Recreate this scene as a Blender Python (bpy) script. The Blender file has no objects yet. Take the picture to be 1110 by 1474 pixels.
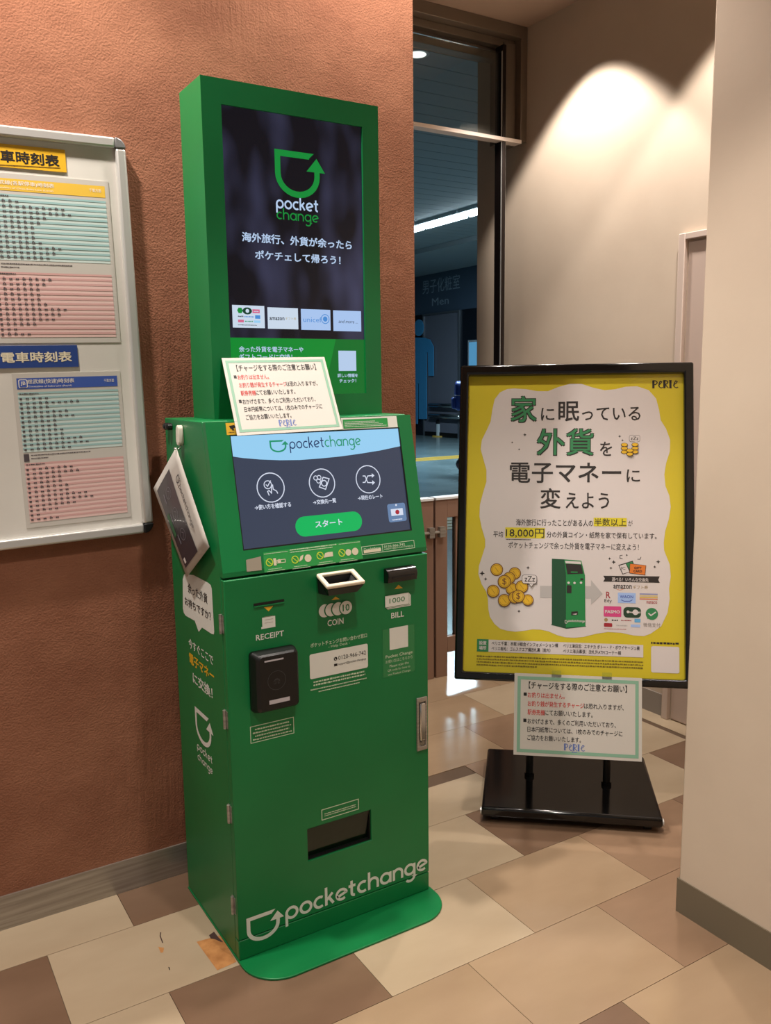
import bpy, bmesh, math, random
from mathutils import Vector, Matrix
random.seed(7)
scene = bpy.context.scene
COL = scene.collection

# ------------------------------------------------------------------ camera
CAM = Vector((-0.7209, -1.9198, 1.4719))
YAW, PITCH, ROLL, FPX = 0.5498, 0.1512, 0.0127, 1243.03
_f = Vector((math.sin(YAW)*math.cos(PITCH), math.cos(YAW)*math.cos(PITCH), -math.sin(PITCH)))
_r = Vector((math.cos(YAW), -math.sin(YAW), 0))
_d = _f.cross(_r)
_r, _d = (math.cos(ROLL)*_r + math.sin(ROLL)*_d), (-math.sin(ROLL)*_r + math.cos(ROLL)*_d)
cd = bpy.data.cameras.new('camera'); cam = bpy.data.objects.new('camera', cd); COL.objects.link(cam)
cd.sensor_fit = 'HORIZONTAL'; cd.sensor_width = 36; cd.lens = 36*FPX/1110; cd.clip_start = .02; cd.clip_end = 200
m = Matrix.Identity(4)
for i in range(3):
    m[i][0] = _r[i]; m[i][1] = -_d[i]; m[i][2] = -_f[i]; m[i][3] = CAM[i]
cam.matrix_world = m
scene.camera = cam

def ray(px, py): return _r*((px-555)/FPX) + _d*((py-737)/FPX) + _f
def on_plane(px, py, O, n):
    r = ray(px, py); return CAM + r*((O-CAM).dot(n)/r.dot(n))

# ------------------------------------------------------------------ world, lights, exposure
w = bpy.data.worlds.new('world'); scene.world = w; w.use_nodes = True
w.node_tree.nodes['Background'].inputs[0].default_value = (1.0, .92, .85, 1)
w.node_tree.nodes['Background'].inputs[1].default_value = .24
vs = scene.view_settings
vs.view_transform = 'Standard'; vs.look = 'None'; vs.gamma = 1; vs.use_curve_mapping = False; vs.exposure = -0.1

def spot(name, loc, power, angle, blend, color=(1, .84, .68), rad=.05, target=None):
    l = bpy.data.lights.new(name, 'SPOT'); l.energy = power; l.spot_size = math.radians(angle); l.spot_blend = blend
    l.color = color; l.shadow_soft_size = rad
    o = bpy.data.objects.new(name, l); COL.objects.link(o); o.location = loc
    if target is not None:
        o.rotation_euler = (Vector(target)-Vector(loc)).to_track_quat('-Z', 'Y').to_euler()
    return o
def area(name, loc, sx, sy, power, color, rot=(0, 0, 0)):
    l = bpy.data.lights.new(name, 'AREA'); l.shape = 'RECTANGLE'; l.size = sx; l.size_y = sy; l.energy = power; l.color = color
    o = bpy.data.objects.new(name, l); COL.objects.link(o); o.location = loc; o.rotation_euler = rot; return o
CEIL = 3.13
# downlights recessed in the room ceiling
WARM = (1, .91, .83)
spot('downlight_beside_opening_offscreen', (1.885, 1.00, CEIL-.01), 150, 92, .22, WARM)
spot('downlight_beside_door_offscreen', (1.885, 0.16, CEIL-.01), 120, 92, .22, WARM)
spot('downlight_over_board_offscreen', (-.62, .08, CEIL-.02), 210, 125, .5, WARM)
spot('downlight_over_wall_end_offscreen', (.66, .17, CEIL-.02), 100, 120, .5, WARM)
spot('downlight_before_kiosk_offscreen', (.22, -1.02, CEIL-.02), 112, 92, .32, WARM)
spot('downlight_room_left_offscreen', (-1.5, -1.25, CEIL-.02), 30, 110, .5, WARM)
spot('downlight_room_rear_offscreen', (-.65, -1.95, CEIL-.02), 70, 110, .5, WARM)
# station corridor beyond the opening: light of the three fluorescent fittings that the photo shows
area('strip_light_row', (8.32, 10.83, 4.12), .30, 3.86, 420, (.62, .85, 1.0))

# ------------------------------------------------------------------ materials
def lin(c):
    return tuple(((x/255)/12.92 if x/255 <= .04045 else ((x/255+.055)/1.055)**2.4) for x in c)
MATS = {}
def mat(name, rgb, rough=.5, metal=0., spec=.5, coat=0., emit=0., coat_rough=.05):
    if name in MATS: return MATS[name]
    M = bpy.data.materials.new(name); M.use_nodes = True
    b = M.node_tree.nodes['Principled BSDF']; c = (*lin(rgb), 1)
    b.inputs['Base Color'].default_value = c; b.inputs['Roughness'].default_value = rough
    b.inputs['Metallic'].default_value = metal; b.inputs['Specular IOR Level'].default_value = spec
    b.inputs['Coat Weight'].default_value = coat; b.inputs['Coat Roughness'].default_value = coat_rough
    if emit:
        b.inputs['Emission Color'].default_value = c; b.inputs['Emission Strength'].default_value = emit
    MATS[name] = M; return M
def screen_mat(name, rgb, k=1.0):
    M = mat(name, (4, 4, 6), rough=.25, spec=.3)
    b = M.node_tree.nodes['Principled BSDF']
    b.inputs['Emission Color'].default_value = (*lin(rgb), 1); b.inputs['Emission Strength'].default_value = k
    return M
def noisy(M, c1, c2, scale=8., detail=6., stretch=(1, 1, 1), bump=0., bscale=None, bdist=.01, lo=.35, hi=.65, coord='Object'):
    """colour grain between two colours and an optional fine relief"""
    nt = M.node_tree; b = nt.nodes['Principled BSDF']
    tc = nt.nodes.new('ShaderNodeTexCoord'); mp = nt.nodes.new('ShaderNodeMapping'); mp.inputs['Scale'].default_value = stretch
    nt.links.new(tc.outputs[coord], mp.inputs[0])
    nz = nt.nodes.new('ShaderNodeTexNoise'); nz.inputs['Scale'].default_value = scale; nz.inputs['Detail'].default_value = detail
    nt.links.new(mp.outputs[0], nz.inputs['Vector'])
    cr = nt.nodes.new('ShaderNodeValToRGB'); cr.color_ramp.elements[0].position = lo; cr.color_ramp.elements[1].position = hi
    cr.color_ramp.elements[0].color = (*lin(c1), 1); cr.color_ramp.elements[1].color = (*lin(c2), 1)
    nt.links.new(nz.outputs['Fac'], cr.inputs[0]); nt.links.new(cr.outputs[0], b.inputs['Base Color'])
    if bump:
        n2 = nt.nodes.new('ShaderNodeTexNoise'); n2.inputs['Scale'].default_value = bscale or scale*6; n2.inputs['Detail'].default_value = 8
        nt.links.new(mp.outputs[0], n2.inputs['Vector'])
        bp = nt.nodes.new('ShaderNodeBump'); bp.inputs['Strength'].default_value = bump; bp.inputs['Distance'].default_value = bdist
        nt.links.new(n2.outputs['Fac'], bp.inputs['Height']); nt.links.new(bp.outputs[0], b.inputs['Normal'])
    return M

GREEN = noisy(mat('green_paint', (8, 117, 61), .38, spec=.45), (7, 113, 59), (10, 122, 64), 3, bump=.05, bscale=900, bdist=.0006)
WHITEP = mat('white_vinyl', (222, 224, 216), .5)
OLIVE = mat('pale_print', (196, 216, 186), .5)
BLACKG = mat('black_gloss', (8, 8, 9), .12, spec=.6)
BLACKM = mat('black_plastic', (14, 14, 15), .42)
STEEL = noisy(mat('brushed_steel', (170, 164, 154), .34, metal=.6), (150, 145, 136), (180, 174, 165), 5, stretch=(1, 1, 30))
CHROME = mat('chrome', (205, 205, 205), .12, metal=1.)
ALU = mat('satin_aluminium', (208, 207, 203), .3, metal=.5)
PAPER = mat('white_paper', (194, 189, 181), .55, coat=.25, coat_rough=.2)
WALLB = mat('beige_wall', (206, 188, 168), .75); noisy(WALLB, (202, 184, 164), (209, 192, 172), 2.5, bump=.12, bscale=60, bdist=.002)
BROWN = mat('brown_stucco', (182, 116, 84), .9, spec=.2)

# brown trowelled stucco: grains, dents and slanting trowel strokes as relief
def stucco(M):
    nt = M.node_tree; b = nt.nodes['Principled BSDF']; L = nt.links.new
    tc = nt.nodes.new('ShaderNodeTexCoord')
    nz = nt.nodes.new('ShaderNodeTexNoise'); nz.inputs['Scale'].default_value = 5; nz.inputs['Detail'].default_value = 10; L(tc.outputs['Object'], nz.inputs['Vector'])
    cr = nt.nodes.new('ShaderNodeValToRGB'); cr.color_ramp.elements[0].position = .3; cr.color_ramp.elements[1].position = .7
    cr.color_ramp.elements[0].color = (*lin((130, 84, 63)), 1); cr.color_ramp.elements[1].color = (*lin((150, 102, 78)), 1)
    L(nz.outputs['Fac'], cr.inputs[0]); L(cr.outputs[0], b.inputs['Base Color'])
    mp = nt.nodes.new('ShaderNodeMapping'); mp.inputs['Rotation'].default_value = (0, math.radians(-35), 0); mp.inputs['Scale'].default_value = (9, 1, 1.1)
    L(tc.outputs['Object'], mp.inputs[0])
    s = nt.nodes.new('ShaderNodeTexNoise'); s.inputs['Scale'].default_value = 9; s.inputs['Detail'].default_value = 5; L(mp.outputs[0], s.inputs['Vector'])
    msk = nt.nodes.new('ShaderNodeTexNoise'); msk.inputs['Scale'].default_value = 3.2; L(tc.outputs['Object'], msk.inputs['Vector'])
    mr = nt.nodes.new('ShaderNodeMapRange'); mr.inputs[1].default_value = .48; mr.inputs[2].default_value = .66; L(msk.outputs['Fac'], mr.inputs[0])
    mul = nt.nodes.new('ShaderNodeMath'); mul.operation = 'MULTIPLY'; L(s.outputs['Fac'], mul.inputs[0]); L(mr.outputs[0], mul.inputs[1])
    g = nt.nodes.new('ShaderNodeTexNoise'); g.inputs['Scale'].default_value = 190; g.inputs['Detail'].default_value = 6; L(tc.outputs['Object'], g.inputs['Vector'])
    g2 = nt.nodes.new('ShaderNodeTexNoise'); g2.inputs['Scale'].default_value = 22; g2.inputs['Detail'].default_value = 6; L(tc.outputs['Object'], g2.inputs['Vector'])
    a = nt.nodes.new('ShaderNodeMath'); a.operation = 'MULTIPLY_ADD'; L(g.outputs['Fac'], a.inputs[0]); a.inputs[1].default_value = .55; L(mul.outputs[0], a.inputs[2])
    a2 = nt.nodes.new('ShaderNodeMath'); a2.operation = 'MULTIPLY_ADD'; L(g2.outputs['Fac'], a2.inputs[0]); a2.inputs[1].default_value = .5; L(a.outputs[0], a2.inputs[2])
    bp = nt.nodes.new('ShaderNodeBump'); bp.inputs['Strength'].default_value = .4; bp.inputs['Distance'].default_value = .012
    L(a2.outputs[0], bp.inputs['Height']); L(bp.outputs[0], b.inputs['Normal'])
stucco(BROWN)

def glass_mat(name, tint=(1, 1, 1), refl=.06):
    M = bpy.data.materials.new(name); M.use_nodes = True; nt = M.node_tree; nt.nodes.clear()
    o = nt.nodes.new('ShaderNodeOutputMaterial'); t = nt.nodes.new('ShaderNodeBsdfTransparent'); t.inputs[0].default_value = (*tint, 1)
    g = nt.nodes.new('ShaderNodeBsdfGlossy'); g.inputs['Roughness'].default_value = .02
    fr = nt.nodes.new('ShaderNodeFresnel'); fr.inputs[0].default_value = 1.45
    mx = nt.nodes.new('ShaderNodeMixShader'); nt.links.new(fr.outputs[0], mx.inputs[0])
    nt.links.new(t.outputs[0], mx.inputs[1]); nt.links.new(g.outputs[0], mx.inputs[2]); nt.links.new(mx.outputs[0], o.inputs[0]); return M
GLASS = glass_mat('clear_glass', (.90, .95, .95))

# ------------------------------------------------------------------ helpers
def tag(o, label=None, cat=None, group=None, kind=None):
    if label: o['label'] = label
    if cat: o['category'] = cat
    if group: o['group'] = group
    if kind: o['kind'] = kind
    return o
def thing(name, loc, label, cat, group=None):
    o = bpy.data.objects.new(name, None); COL.objects.link(o); o.location = loc; o.empty_display_size = .05
    return tag(o, label, cat, group)
def root_loc(o):
    v = Vector((0, 0, 0))
    while o is not None: v = v + o.location; o = o.parent
    return v
def add(name, verts, faces, mats, parent=None, fmats=None, smooth=False, bevel=0., origin=None, seg=2):
    """one mesh object; verts are world coordinates"""
    base = root_loc(parent)
    off = Vector(origin) if origin is not None else base
    me = bpy.data.meshes.new(name); me.from_pydata([tuple(Vector(v)-off) for v in verts], [], faces)
    if not isinstance(mats, (list, tuple)): mats = [mats]
    for x in mats: me.materials.append(x)
    if fmats: me.polygons.foreach_set('material_index', fmats)
    if smooth: me.polygons.foreach_set('use_smooth', [True]*len(me.polygons))
    me.update()
    o = bpy.data.objects.new(name, me); COL.objects.link(o)
    o.location = off-base
    if parent is not None: o.parent = parent
    if bevel:
        bm = o.modifiers.new('bevel', 'BEVEL'); bm.width = bevel; bm.segments = seg; bm.limit_method = 'ANGLE'; bm.angle_limit = math.radians(40)
        for p in me.polygons: p.use_smooth = True
        try: me.set_sharp_from_angle(angle=math.radians(50))
        except Exception: pass
    return o
class MB:
    def __init__(s): s.v = []; s.f = []; s.m = []
    def add(s, vs, fs, mi=0):
        b = len(s.v); s.v += [Vector(v) for v in vs]; s.f += [tuple(i+b for i in f) for f in fs]; s.m += [mi]*len(fs); return s
    def box(s, x0, x1, y0, y1, z0, z1, mi=0):
        vs = [(x, y, z) for z in (z0, z1) for y in (y0, y1) for x in (x0, x1)]
        return s.add(vs, [(0, 2, 3, 1), (4, 5, 7, 6), (0, 1, 5, 4), (2, 6, 7, 3), (0, 4, 6, 2), (1, 3, 7, 5)], mi)
    def fbox(s, F, u0, u1, v0, v1, n0, n1, mi=0):
        vs = [F.at(u, v, n) for n in (n0, n1) for v in (v0, v1) for u in (u0, u1)]
        return s.add(vs, [(0, 2, 3, 1), (4, 5, 7, 6), (0, 1, 5, 4), (2, 6, 7, 3), (0, 4, 6, 2), (1, 3, 7, 5)], mi)
    def fprism(s, F, pts, n0, n1, mi=0):
        """outline pts (ccw in u,v) from n0 to n1"""
        k = len(pts); vs = [F.at(u, v, n0) for u, v in pts]+[F.at(u, v, n1) for u, v in pts]
        return s.add(vs, [tuple(range(k-1, -1, -1)), tuple(range(k, 2*k))]+[(i, (i+1) % k, k+(i+1) % k, k+i) for i in range(k)], mi)
    def fframe(s, F, o, i, n0, n1, mi=0):
        """rectangular slab with a rectangular hole; o, i = (u0,u1,v0,v1)"""
        def rc(r, n): return [F.at(r[0], r[2], n), F.at(r[1], r[2], n), F.at(r[1], r[3], n), F.at(r[0], r[3], n)]
        vs = rc(o, n0)+rc(i, n0)+rc(o, n1)+rc(i, n1); fs = []
        for a in range(4):
            b = (a+1) % 4
            fs += [(8+a, 8+b, 12+b, 12+a), (b, a, 4+a, 4+b), (a, b, 8+b, 8+a), (4+b, 4+a, 12+a, 12+b)]
        return s.add(vs, fs, mi)
    def tube(s, pts, r, n=10, mi=0, caps=True):
        rings = []; pts = [Vector(p) for p in pts]; rr = r if isinstance(r, (list, tuple)) else [r]*len(pts)
        prev = None
        for i, p in enumerate(pts):
            t = (pts[min(i+1, len(pts)-1)]-pts[max(i-1, 0)]).normalized()
            if prev is None: a = t.orthogonal().normalized()
            else: a = (prev-t*prev.dot(t)).normalized()
            prev = a; b = t.cross(a)
            rings.append([p+(a*math.cos(2*math.pi*k/n)+b*math.sin(2*math.pi*k/n))*rr[i] for k in range(n)])
        vs = [v for R in rings for v in R]; fs = []
        for i in range(len(pts)-1):
            for k in range(n): fs.append((i*n+k, i*n+(k+1) % n, (i+1)*n+(k+1) % n, (i+1)*n+k))
        if caps: fs += [tuple(range(n-1, -1, -1)), tuple(range((len(pts)-1)*n, len(pts)*n))]
        return s.add(vs, fs, mi)
    def build(s, name, mats, parent=None, **k): return add(name, s.v, s.f, mats, parent, fmats=s.m, **k)
class Fr:
    """a plane in the place: origin O, axes u (right), v (up), n (towards the room)"""
    def __init__(s, O, u, v):
        s.O = Vector(O); s.u = Vector(u).normalized(); s.v = Vector(v).normalized(); s.n = s.u.cross(s.v).normalized()
    def at(s, u, v, n=0.): return s.O+s.u*u+s.v*v+s.n*n
    def px(s, x, y):
        p = on_plane(x, y, s.O, s.n)-s.O; return p.dot(s.u), p.dot(s.v)
    def shift(s, d): return Fr(s.O+s.n*d, s.u, s.v)
_tc = {}
def glyphs(t, bold=0.):
    k = (t, bold)
    if k not in _tc:
        c = bpy.data.curves.new('t', 'FONT'); c.body = t; c.resolution_u = 2; c.offset = bold; c.fill_mode = 'FRONT'
        o = bpy.data.objects.new('t', c); me = bpy.data.meshes.new_from_object(o)
        vs = [(v.co.x, v.co.y) for v in me.vertices]; fs = [tuple(p.vertices) for p in me.polygons]
        bpy.data.objects.remove(o); bpy.data.curves.remove(c); bpy.data.meshes.remove(me); _tc[k] = (vs, fs)
    return _tc[k]
def arc(cx, cy, rx, a0, a1, ry=None, n=14):
    ry = rx if ry is None else ry
    return [(cx+rx*math.cos(math.radians(a0+(a1-a0)*i/n)), cy+ry*math.sin(math.radians(a0+(a1-a0)*i/n))) for i in range(n+1)]
LOGO_FONT = {
 'p': ([arc(.5, .5, .41, 0, 360, n=20), [(.09, .5), (.09, -.5)]], 1.1),
 'o': ([arc(.5, .5, .41, 0, 360, n=20)], 1.1),
 'c': ([arc(.5, .5, .41, 55, 305)], .92),
 'k': ([[(.1, 1.5), (.1, .02)], [(.1, .42), (.62, .93)], [(.32, .62), (.68, .06)]], .86),
 'e': ([[(.12, .36), (.88, .6)]+arc(.5, .5, .41, 20, 310)], 1.06),
 't': ([[(.28, 1.32), (.28, .40)]+arc(.52, .32, .24, 180, 275, n=6), [(.02, .9), (.6, .9)]], .74),
 'h': ([[(.1, 1.5), (.1, .02)], arc(.47, .54, .37, 180, 0)+[(.84, .02)]], 1.04),
 'a': ([arc(.5, .5, .41, 0, 360, n=20), [(.91, .95), (.91, .02)]], 1.12),
 'n': ([[(.1, .95), (.1, .02)], arc(.47, .54, .37, 180, 0)+[(.84, .02)]], 1.04),
 'g': ([arc(.5, .5, .41, 0, 360, n=20), [(.91, .95), (.91, -.1)]+arc(.5, -.1, .41, 0, -140, n=8)], 1.12),
}
class Decal:
    """flat print on a plane: shapes in plane metres, or given in photo pixels that are cast onto the plane"""
    def __init__(s, F, conv=None): s.F = F; s.mats = []; s.b = MB(); s.conv = conv or (lambda a, b: (a, b))
    def mi(s, M):
        if M not in s.mats: s.mats.append(M)
        return s.mats.index(M)
    def P(s, q): return s.F.px(*s.conv(*q))
    def n(s, layer):
        s.c = getattr(s, 'c', 0)+1
        return .0004+.0004*layer+(s.c % 8)*.00003
    def poly(s, pts, M, layer=0, px=True):
        if px: pts = [s.P(q) for q in pts]
        a = sum(pts[i][0]*pts[(i+1) % len(pts)][1]-pts[(i+1) % len(pts)][0]*pts[i][1] for i in range(len(pts)))
        if a < 0: pts = pts[::-1]
        nz = s.n(layer); s.b.add([s.F.at(u, v, nz) for u, v in pts], [tuple(range(len(pts)))], s.mi(M))
    def rect(s, u0, u1, v0, v1, M, layer=0): s.poly([(u0, v0), (u1, v0), (u1, v1), (u0, v1)], M, layer, px=False)
    def box(s, a, c, M, layer=0):
        """axis-aligned rectangle from two opposite corners in pixels"""
        (u0, v0), (u1, v1) = s.P(a), s.P(c); s.rect(min(u0, u1), max(u0, u1), min(v0, v1), max(v0, v1), M, layer)
    def rrect(s, u0, u1, v0, v1, r, M, layer=0):
        pts = []
        for cx, cy, a in ((u1-r, v0+r, -90), (u1-r, v1-r, 0), (u0+r, v1-r, 90), (u0+r, v0+r, 180)): pts += arc(cx, cy, r, a, a+90, n=5)
        s.poly(pts, M, layer, px=False)
    def rbox(s, a, c, r, M, layer=0):
        (u0, v0), (u1, v1) = s.P(a), s.P(c); s.rrect(min(u0, u1), max(u0, u1), min(v0, v1), max(v0, v1), r, M, layer)
    def disc(s, c, r, M, layer=0, n=24, ry=None): s.poly(arc(c[0], c[1], r, 0, 360-360/n, ry, n=n-1), M, layer, px=False)
    def stroke(s, pts, wd, M, layer=0):
        """ribbon of constant width along plane points"""
        closed = (Vector(pts[0])-Vector(pts[-1])).length < 1e-7
        P = [Vector(p) for p in (pts[:-1] if closed else pts)]; k = len(P); L = []; R = []
        for i in range(k):
            a = P[(i-1) % k] if (closed or i > 0) else None; b = P[(i+1) % k] if (closed or i < k-1) else None
            d1 = (P[i]-a).normalized() if a is not None else None; d2 = (b-P[i]).normalized() if b is not None else None
            d1 = d1 or d2; d2 = d2 or d1
            t = d1+d2; t = t.normalized() if t.length > 1e-6 else d1
            nn = Vector((-t.y, t.x)); c = max(.35, nn.dot(Vector((-d1.y, d1.x))))
            L.append(P[i]+nn*(wd/2/c)); R.append(P[i]-nn*(wd/2/c))
        nz = s.n(layer); vs = [s.F.at(p.x, p.y, nz) for p in L+R]
        s.b.add(vs, [(i, k+i, k+(i+1) % k, (i+1) % k) for i in range(k if closed else k-1)], s.mi(M))
    def outline(s, u0, u1, v0, v1, wd, M, layer=0): s.stroke([(u0, v0), (u1, v0), (u1, v1), (u0, v1), (u0, v0)], wd, M, layer)
    def obox(s, a, c, wd, M, layer=0):
        (u0, v0), (u1, v1) = s.P(a), s.P(c); s.outline(min(u0, u1), max(u0, u1), min(v0, v1), max(v0, v1), wd, M, layer)
    def ring(s, c, r, wd, M, layer=0, n=28): s.stroke(arc(c[0], c[1], r, 0, 360, n=n), wd, M, layer)
    def fit(s, t, u0, u1, v0, v1, M, layer=1, bold=0., shear=0.):
        vs, fs = glyphs(t)
        if not vs: return
        x0 = min(v[0] for v in vs); x1 = max(v[0] for v in vs); y0 = min(v[1] for v in vs); y1 = max(v[1] for v in vs)
        x0 -= bold; x1 += bold; y0 -= bold; y1 += bold
        kx = (u1-u0)/(x1-x0); ky = (v1-v0)/max(1e-6, y1-y0)
        for dx, dy in (((0, 0),) if not bold else ((-bold, -bold), (bold, -bold), (-bold, bold), (bold, bold))):
            nz = s.n(layer); s.b.add([s.F.at(u0+(x+dx-x0)*kx+shear*(y-y0)*ky, v0+(y+dy-y0)*ky, nz) for x, y in vs], fs, s.mi(M))
    def T(s, t, lb, rb, h, M, layer=1, bold=0., shear=0.):
        """text from left-bottom to right-bottom pixel, h pixels high"""
        a = s.P(lb); b = s.P(rb); c = s.P((lb[0], lb[1]-h)); v0 = (a[1]+b[1])/2
        s.fit(t, a[0], b[0], v0, v0+c[1]-a[1], M, layer, bold, shear)
    def logo(s, t, u0, u1, v0, xh, M, layer=1, wd=.2, stretch=None):
        W = sum(LOGO_FONT[c][1] for c in t)-.1; kx = (u1-u0)/W; u = u0; mm = M if isinstance(M, list) else [M]*len(t)
        for c, Mx in zip(t, mm):
            for pl in LOGO_FONT[c][0]: s.stroke([(u+x*kx, v0+y*xh) for x, y in pl], wd*xh, Mx, layer)
            u += LOGO_FONT[c][1]*kx
    def LT(s, t, lb, rb, h, M, layer=1, wd=.2):
        a = s.P(lb); b = s.P(rb); c = s.P((lb[0], lb[1]-h)); s.logo(t, a[0], b[0], (a[1]+b[1])/2, c[1]-a[1], M, layer, wd)
    def mark(s, u0, u1, v0, v1, M, layer=1):
        """pocket-shaped arrow emblem"""
        W, H = u1-u0, v1-v0; q = lambda x, y: (u0+x*W, v0+y*H); wd = .135*H
        pts = [(.72, .93), (.07, .93), (.07, .62)]+[(.475+.405*math.cos(math.radians(a)), .5+.43*math.sin(math.radians(a))) for a in range(180, 361, 12)]+[(.88, .66)]
        s.stroke([q(*p) for p in pts], wd, M, layer)
        s.poly([q(.66, .60), q(1.05, .60), q(.875, .90)], M, layer, px=False)
        s.poly([q(.71, .998), q(.82, .998), q(.70, .862)], M, layer, px=False)
    def markbox(s, a, c, M, layer=1):
        (u0, v0), (u1, v1) = s.P(a), s.P(c); s.mark(min(u0, u1), max(u0, u1), min(v0, v1), max(v0, v1), M, layer)
    def fine(s, u0, u1, v, h, M, layer=1, seed=0, unit=3.0):
        """a line of print too small to read: broken ticks of uneven length"""
        r = random.Random(seed); u = u0
        while u < u1:
            l = h*r.uniform(.4, unit*.5); e = min(u+l, u1)
            s.rect(u, e, v+h*r.uniform(0, .18), v+h*r.uniform(.8, 1), M, layer); u = e+h*r.uniform(.18, .4)
    def FT(s, lb, rb, h, M, layer=1, seed=0):
        a = s.P(lb); b = s.P(rb); c = s.P((lb[0], lb[1]-h)); s.fine(a[0], b[0], (a[1]+b[1])/2, c[1]-a[1], M, layer, seed)
    def spark(s, q, r, M, layer=1):
        u, v = s.P(q); s.poly([(u, v+r), (u-.28*r, v+.28*r), (u-r, v), (u-.28*r, v-.28*r), (u, v-r), (u+.28*r, v-.28*r), (u+r, v), (u+.28*r, v+.28*r)], M, layer, px=False)
    def build(s, name, parent, label=None):
        o = s.b.build(name, s.mats, parent); s.b = MB(); s.mats = []
        if label: o['label'] = label
        return o
def zoomer(x0, y0, k): return lambda a, b: (x0+a*k, y0+b*k)
def struct(o): o['kind'] = 'structure'; return o

# ================================================================== SETTING
WALL_Y = .483; WX = 2.195; PART = 1.48; END = 1.87
# floor: screed with tiles laid on it
FL = struct(MB().box(-3.2, WX, -4.2, END+.02, -.06, -.0025).build('floor', mat('tile_joint', (92, 72, 54), .7)))
def tile_mat(name, c1, c2):
    M = mat(name, c1, .17, spec=.5); noisy(M, c1, c2, 2.2, 7, stretch=(1, 2.4, 1), bump=.06, bscale=5, bdist=.01, lo=.25, hi=.75)
    return M
TM = {'c': tile_mat('tile_cream', (166, 147, 121), (184, 166, 140)), 't': tile_mat('tile_tan', (148, 124, 98), (170, 146, 118)),
      'b': tile_mat('tile_brown', (110, 86, 68), (130, 104, 84)), 'm': tile_mat('tile_mid_brown', (132, 106, 84), (152, 124, 100))}
TW, TH, TX, TY = .4525, .3070, .266, -.006
known = {(-1, -2): 'c', (-1, -1): 'b', (-1, 0): 'c', (-1, 1): 't', (-1, 2): 'm', (-1, 3): 'b', (0, -2): 'b', (0, -1): 'c', (0, 0): 'c', (0, 1): 'c', (0, 2): 'b', (0, 3): 'c', (0, 4): 'b',
         (1, -2): 'c', (1, -1): 'b', (1, 1): 'c', (1, 2): 'm', (1, 3): 'c', (-2, 0): 't', (-2, 1): 't', (-2, 2): 'm', (-2, 3): 't', (-3, 0): 'b', (-3, 1): 't', (-3, -1): 'c', (-3, 2): 't',
         (2, 1): 'c', (2, 2): 't', (2, 3): 'm', (2, 4): 't', (3, 1): 't', (3, 2): 't', (3, 3): 'c', (-2, -1): 'c', (-2, -2): 'b'}
shared = {}
XR = WX-.092
for r in range(-9, 7):
    ox = TX if r % 2 else TX-TW/2
    y0 = TY+r*TH; y1 = y0+TH
    for c in range(-8, 6):
        x0 = ox+c*TW; x1 = x0+TW
        a0, a1 = max(x0, -3.2), min(x1, XR); b0, b1 = y0, min(y1, END)
        if x0 < .88 and b0 < WALL_Y < b1: b1 = WALL_Y+.05
        if a1-a0 < .03 or b1-b0 < .03: continue
        if a1 < .9 and b0 > WALL_Y: continue
        kind = known.get((r, c), random.choice('ccttbm'))
        g = .0008; key = (round(a1-a0, 4), round(b1-b0, 4), kind)
        o = bpy.data.objects.new('tile', shared[key]) if key in shared else None
        if o is None:
            lx, ly = a1-a0, b1-b0
            mb = MB().box(g, lx-g, g, ly-g, -.004, 0)
            me = bpy.data.meshes.new('tile'); me.from_pydata([tuple(v) for v in mb.v], [], mb.f); me.materials.append(TM[kind]); shared[key] = me
            o = bpy.data.objects.new('tile', me)
        COL.objects.link(o); o.parent = FL; o.location = (a0, b0, 0)
# cream border strip along the right wall
for k in range(5):
    add('tile', MB().box(XR+.001, WX, -4+k*1.2+.001, -4+k*1.2+1.199 if k < 4 else END, -.004, 0).v, MB().box(0, 1, 0, 1, 0, 1).f, TM['c'], FL)
# scuffed patch where a tile beside the machine has lost its face
FZ = Fr((0, 0, 0), (1, 0, 0), (0, 1, 0))
d = Decal(FZ, zoomer(0, 1180, .3604))
ORG = noisy(mat('bare_backing', (176, 120, 66), .8), (160, 106, 56), (190, 134, 78), 30); DRT = mat('dirt', (70, 48, 44), .9)
d.poly([(785, 488), (880, 462), (945, 568), (868, 602)], ORG)
d.poly([(835, 462), (855, 448), (872, 470), (892, 490), (880, 488), (858, 478), (842, 476)], DRT, 1)
d.poly([(632, 508), (655, 512), (652, 530), (642, 532)], ORG)
d.stroke([d.P(q) for q in [(642, 450), (640, 465), (650, 492)]], .003, DRT)
d.poly([(672, 588), (678, 590), (680, 602), (676, 600)], mat('ink_black', (16, 15, 16), .6))
d.build('tile_patch', FL)

# walls
struct(MB().box(-3.2, .8734, WALL_Y, WALL_Y+.16, -.06, CEIL).build('wall_left', BROWN))
struct(MB().box(WX, WX+.14, -4.2, .4, -.06, CEIL).box(WX, WX+.14, .4, END, -.06, CEIL).build('wall_right', WALLB))
COLX, COLY = 1.1172, -.4529
struct(MB().box(COLX, WX, -4.2, COLY, -.06, CEIL).build('wall_near_right', WALLB, bevel=.004))
struct(MB().box(-3.2, WX+.14, -4.2, END, CEIL, CEIL+.1).build('ceiling', mat('ceiling_paint', (196, 170, 150), .8)))
bbm = noisy(mat('baseboard_metal', (168, 160, 150), .3, metal=.6), (150, 142, 132), (176, 168, 158), 4, stretch=(1, 1, 25))
bbv = mat('baseboard_vinyl', (112, 102, 84), .45)
struct(MB().box(-3.2, .8734, WALL_Y-.006, WALL_Y, 0, .097).build('baseboard_left', bbm))
struct(MB().box(COLX-.004, COLX, -4.2, COLY+.004, 0, .099).box(COLX, 2.19, COLY, COLY+.004, 0, .099).build('baseboard_near_right', bbv))
struct(MB().box(WX-.006, WX, .53, END, 0, .098).build('baseboard_right', mat('baseboard_grey', (150, 142, 134), .5)))
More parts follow.
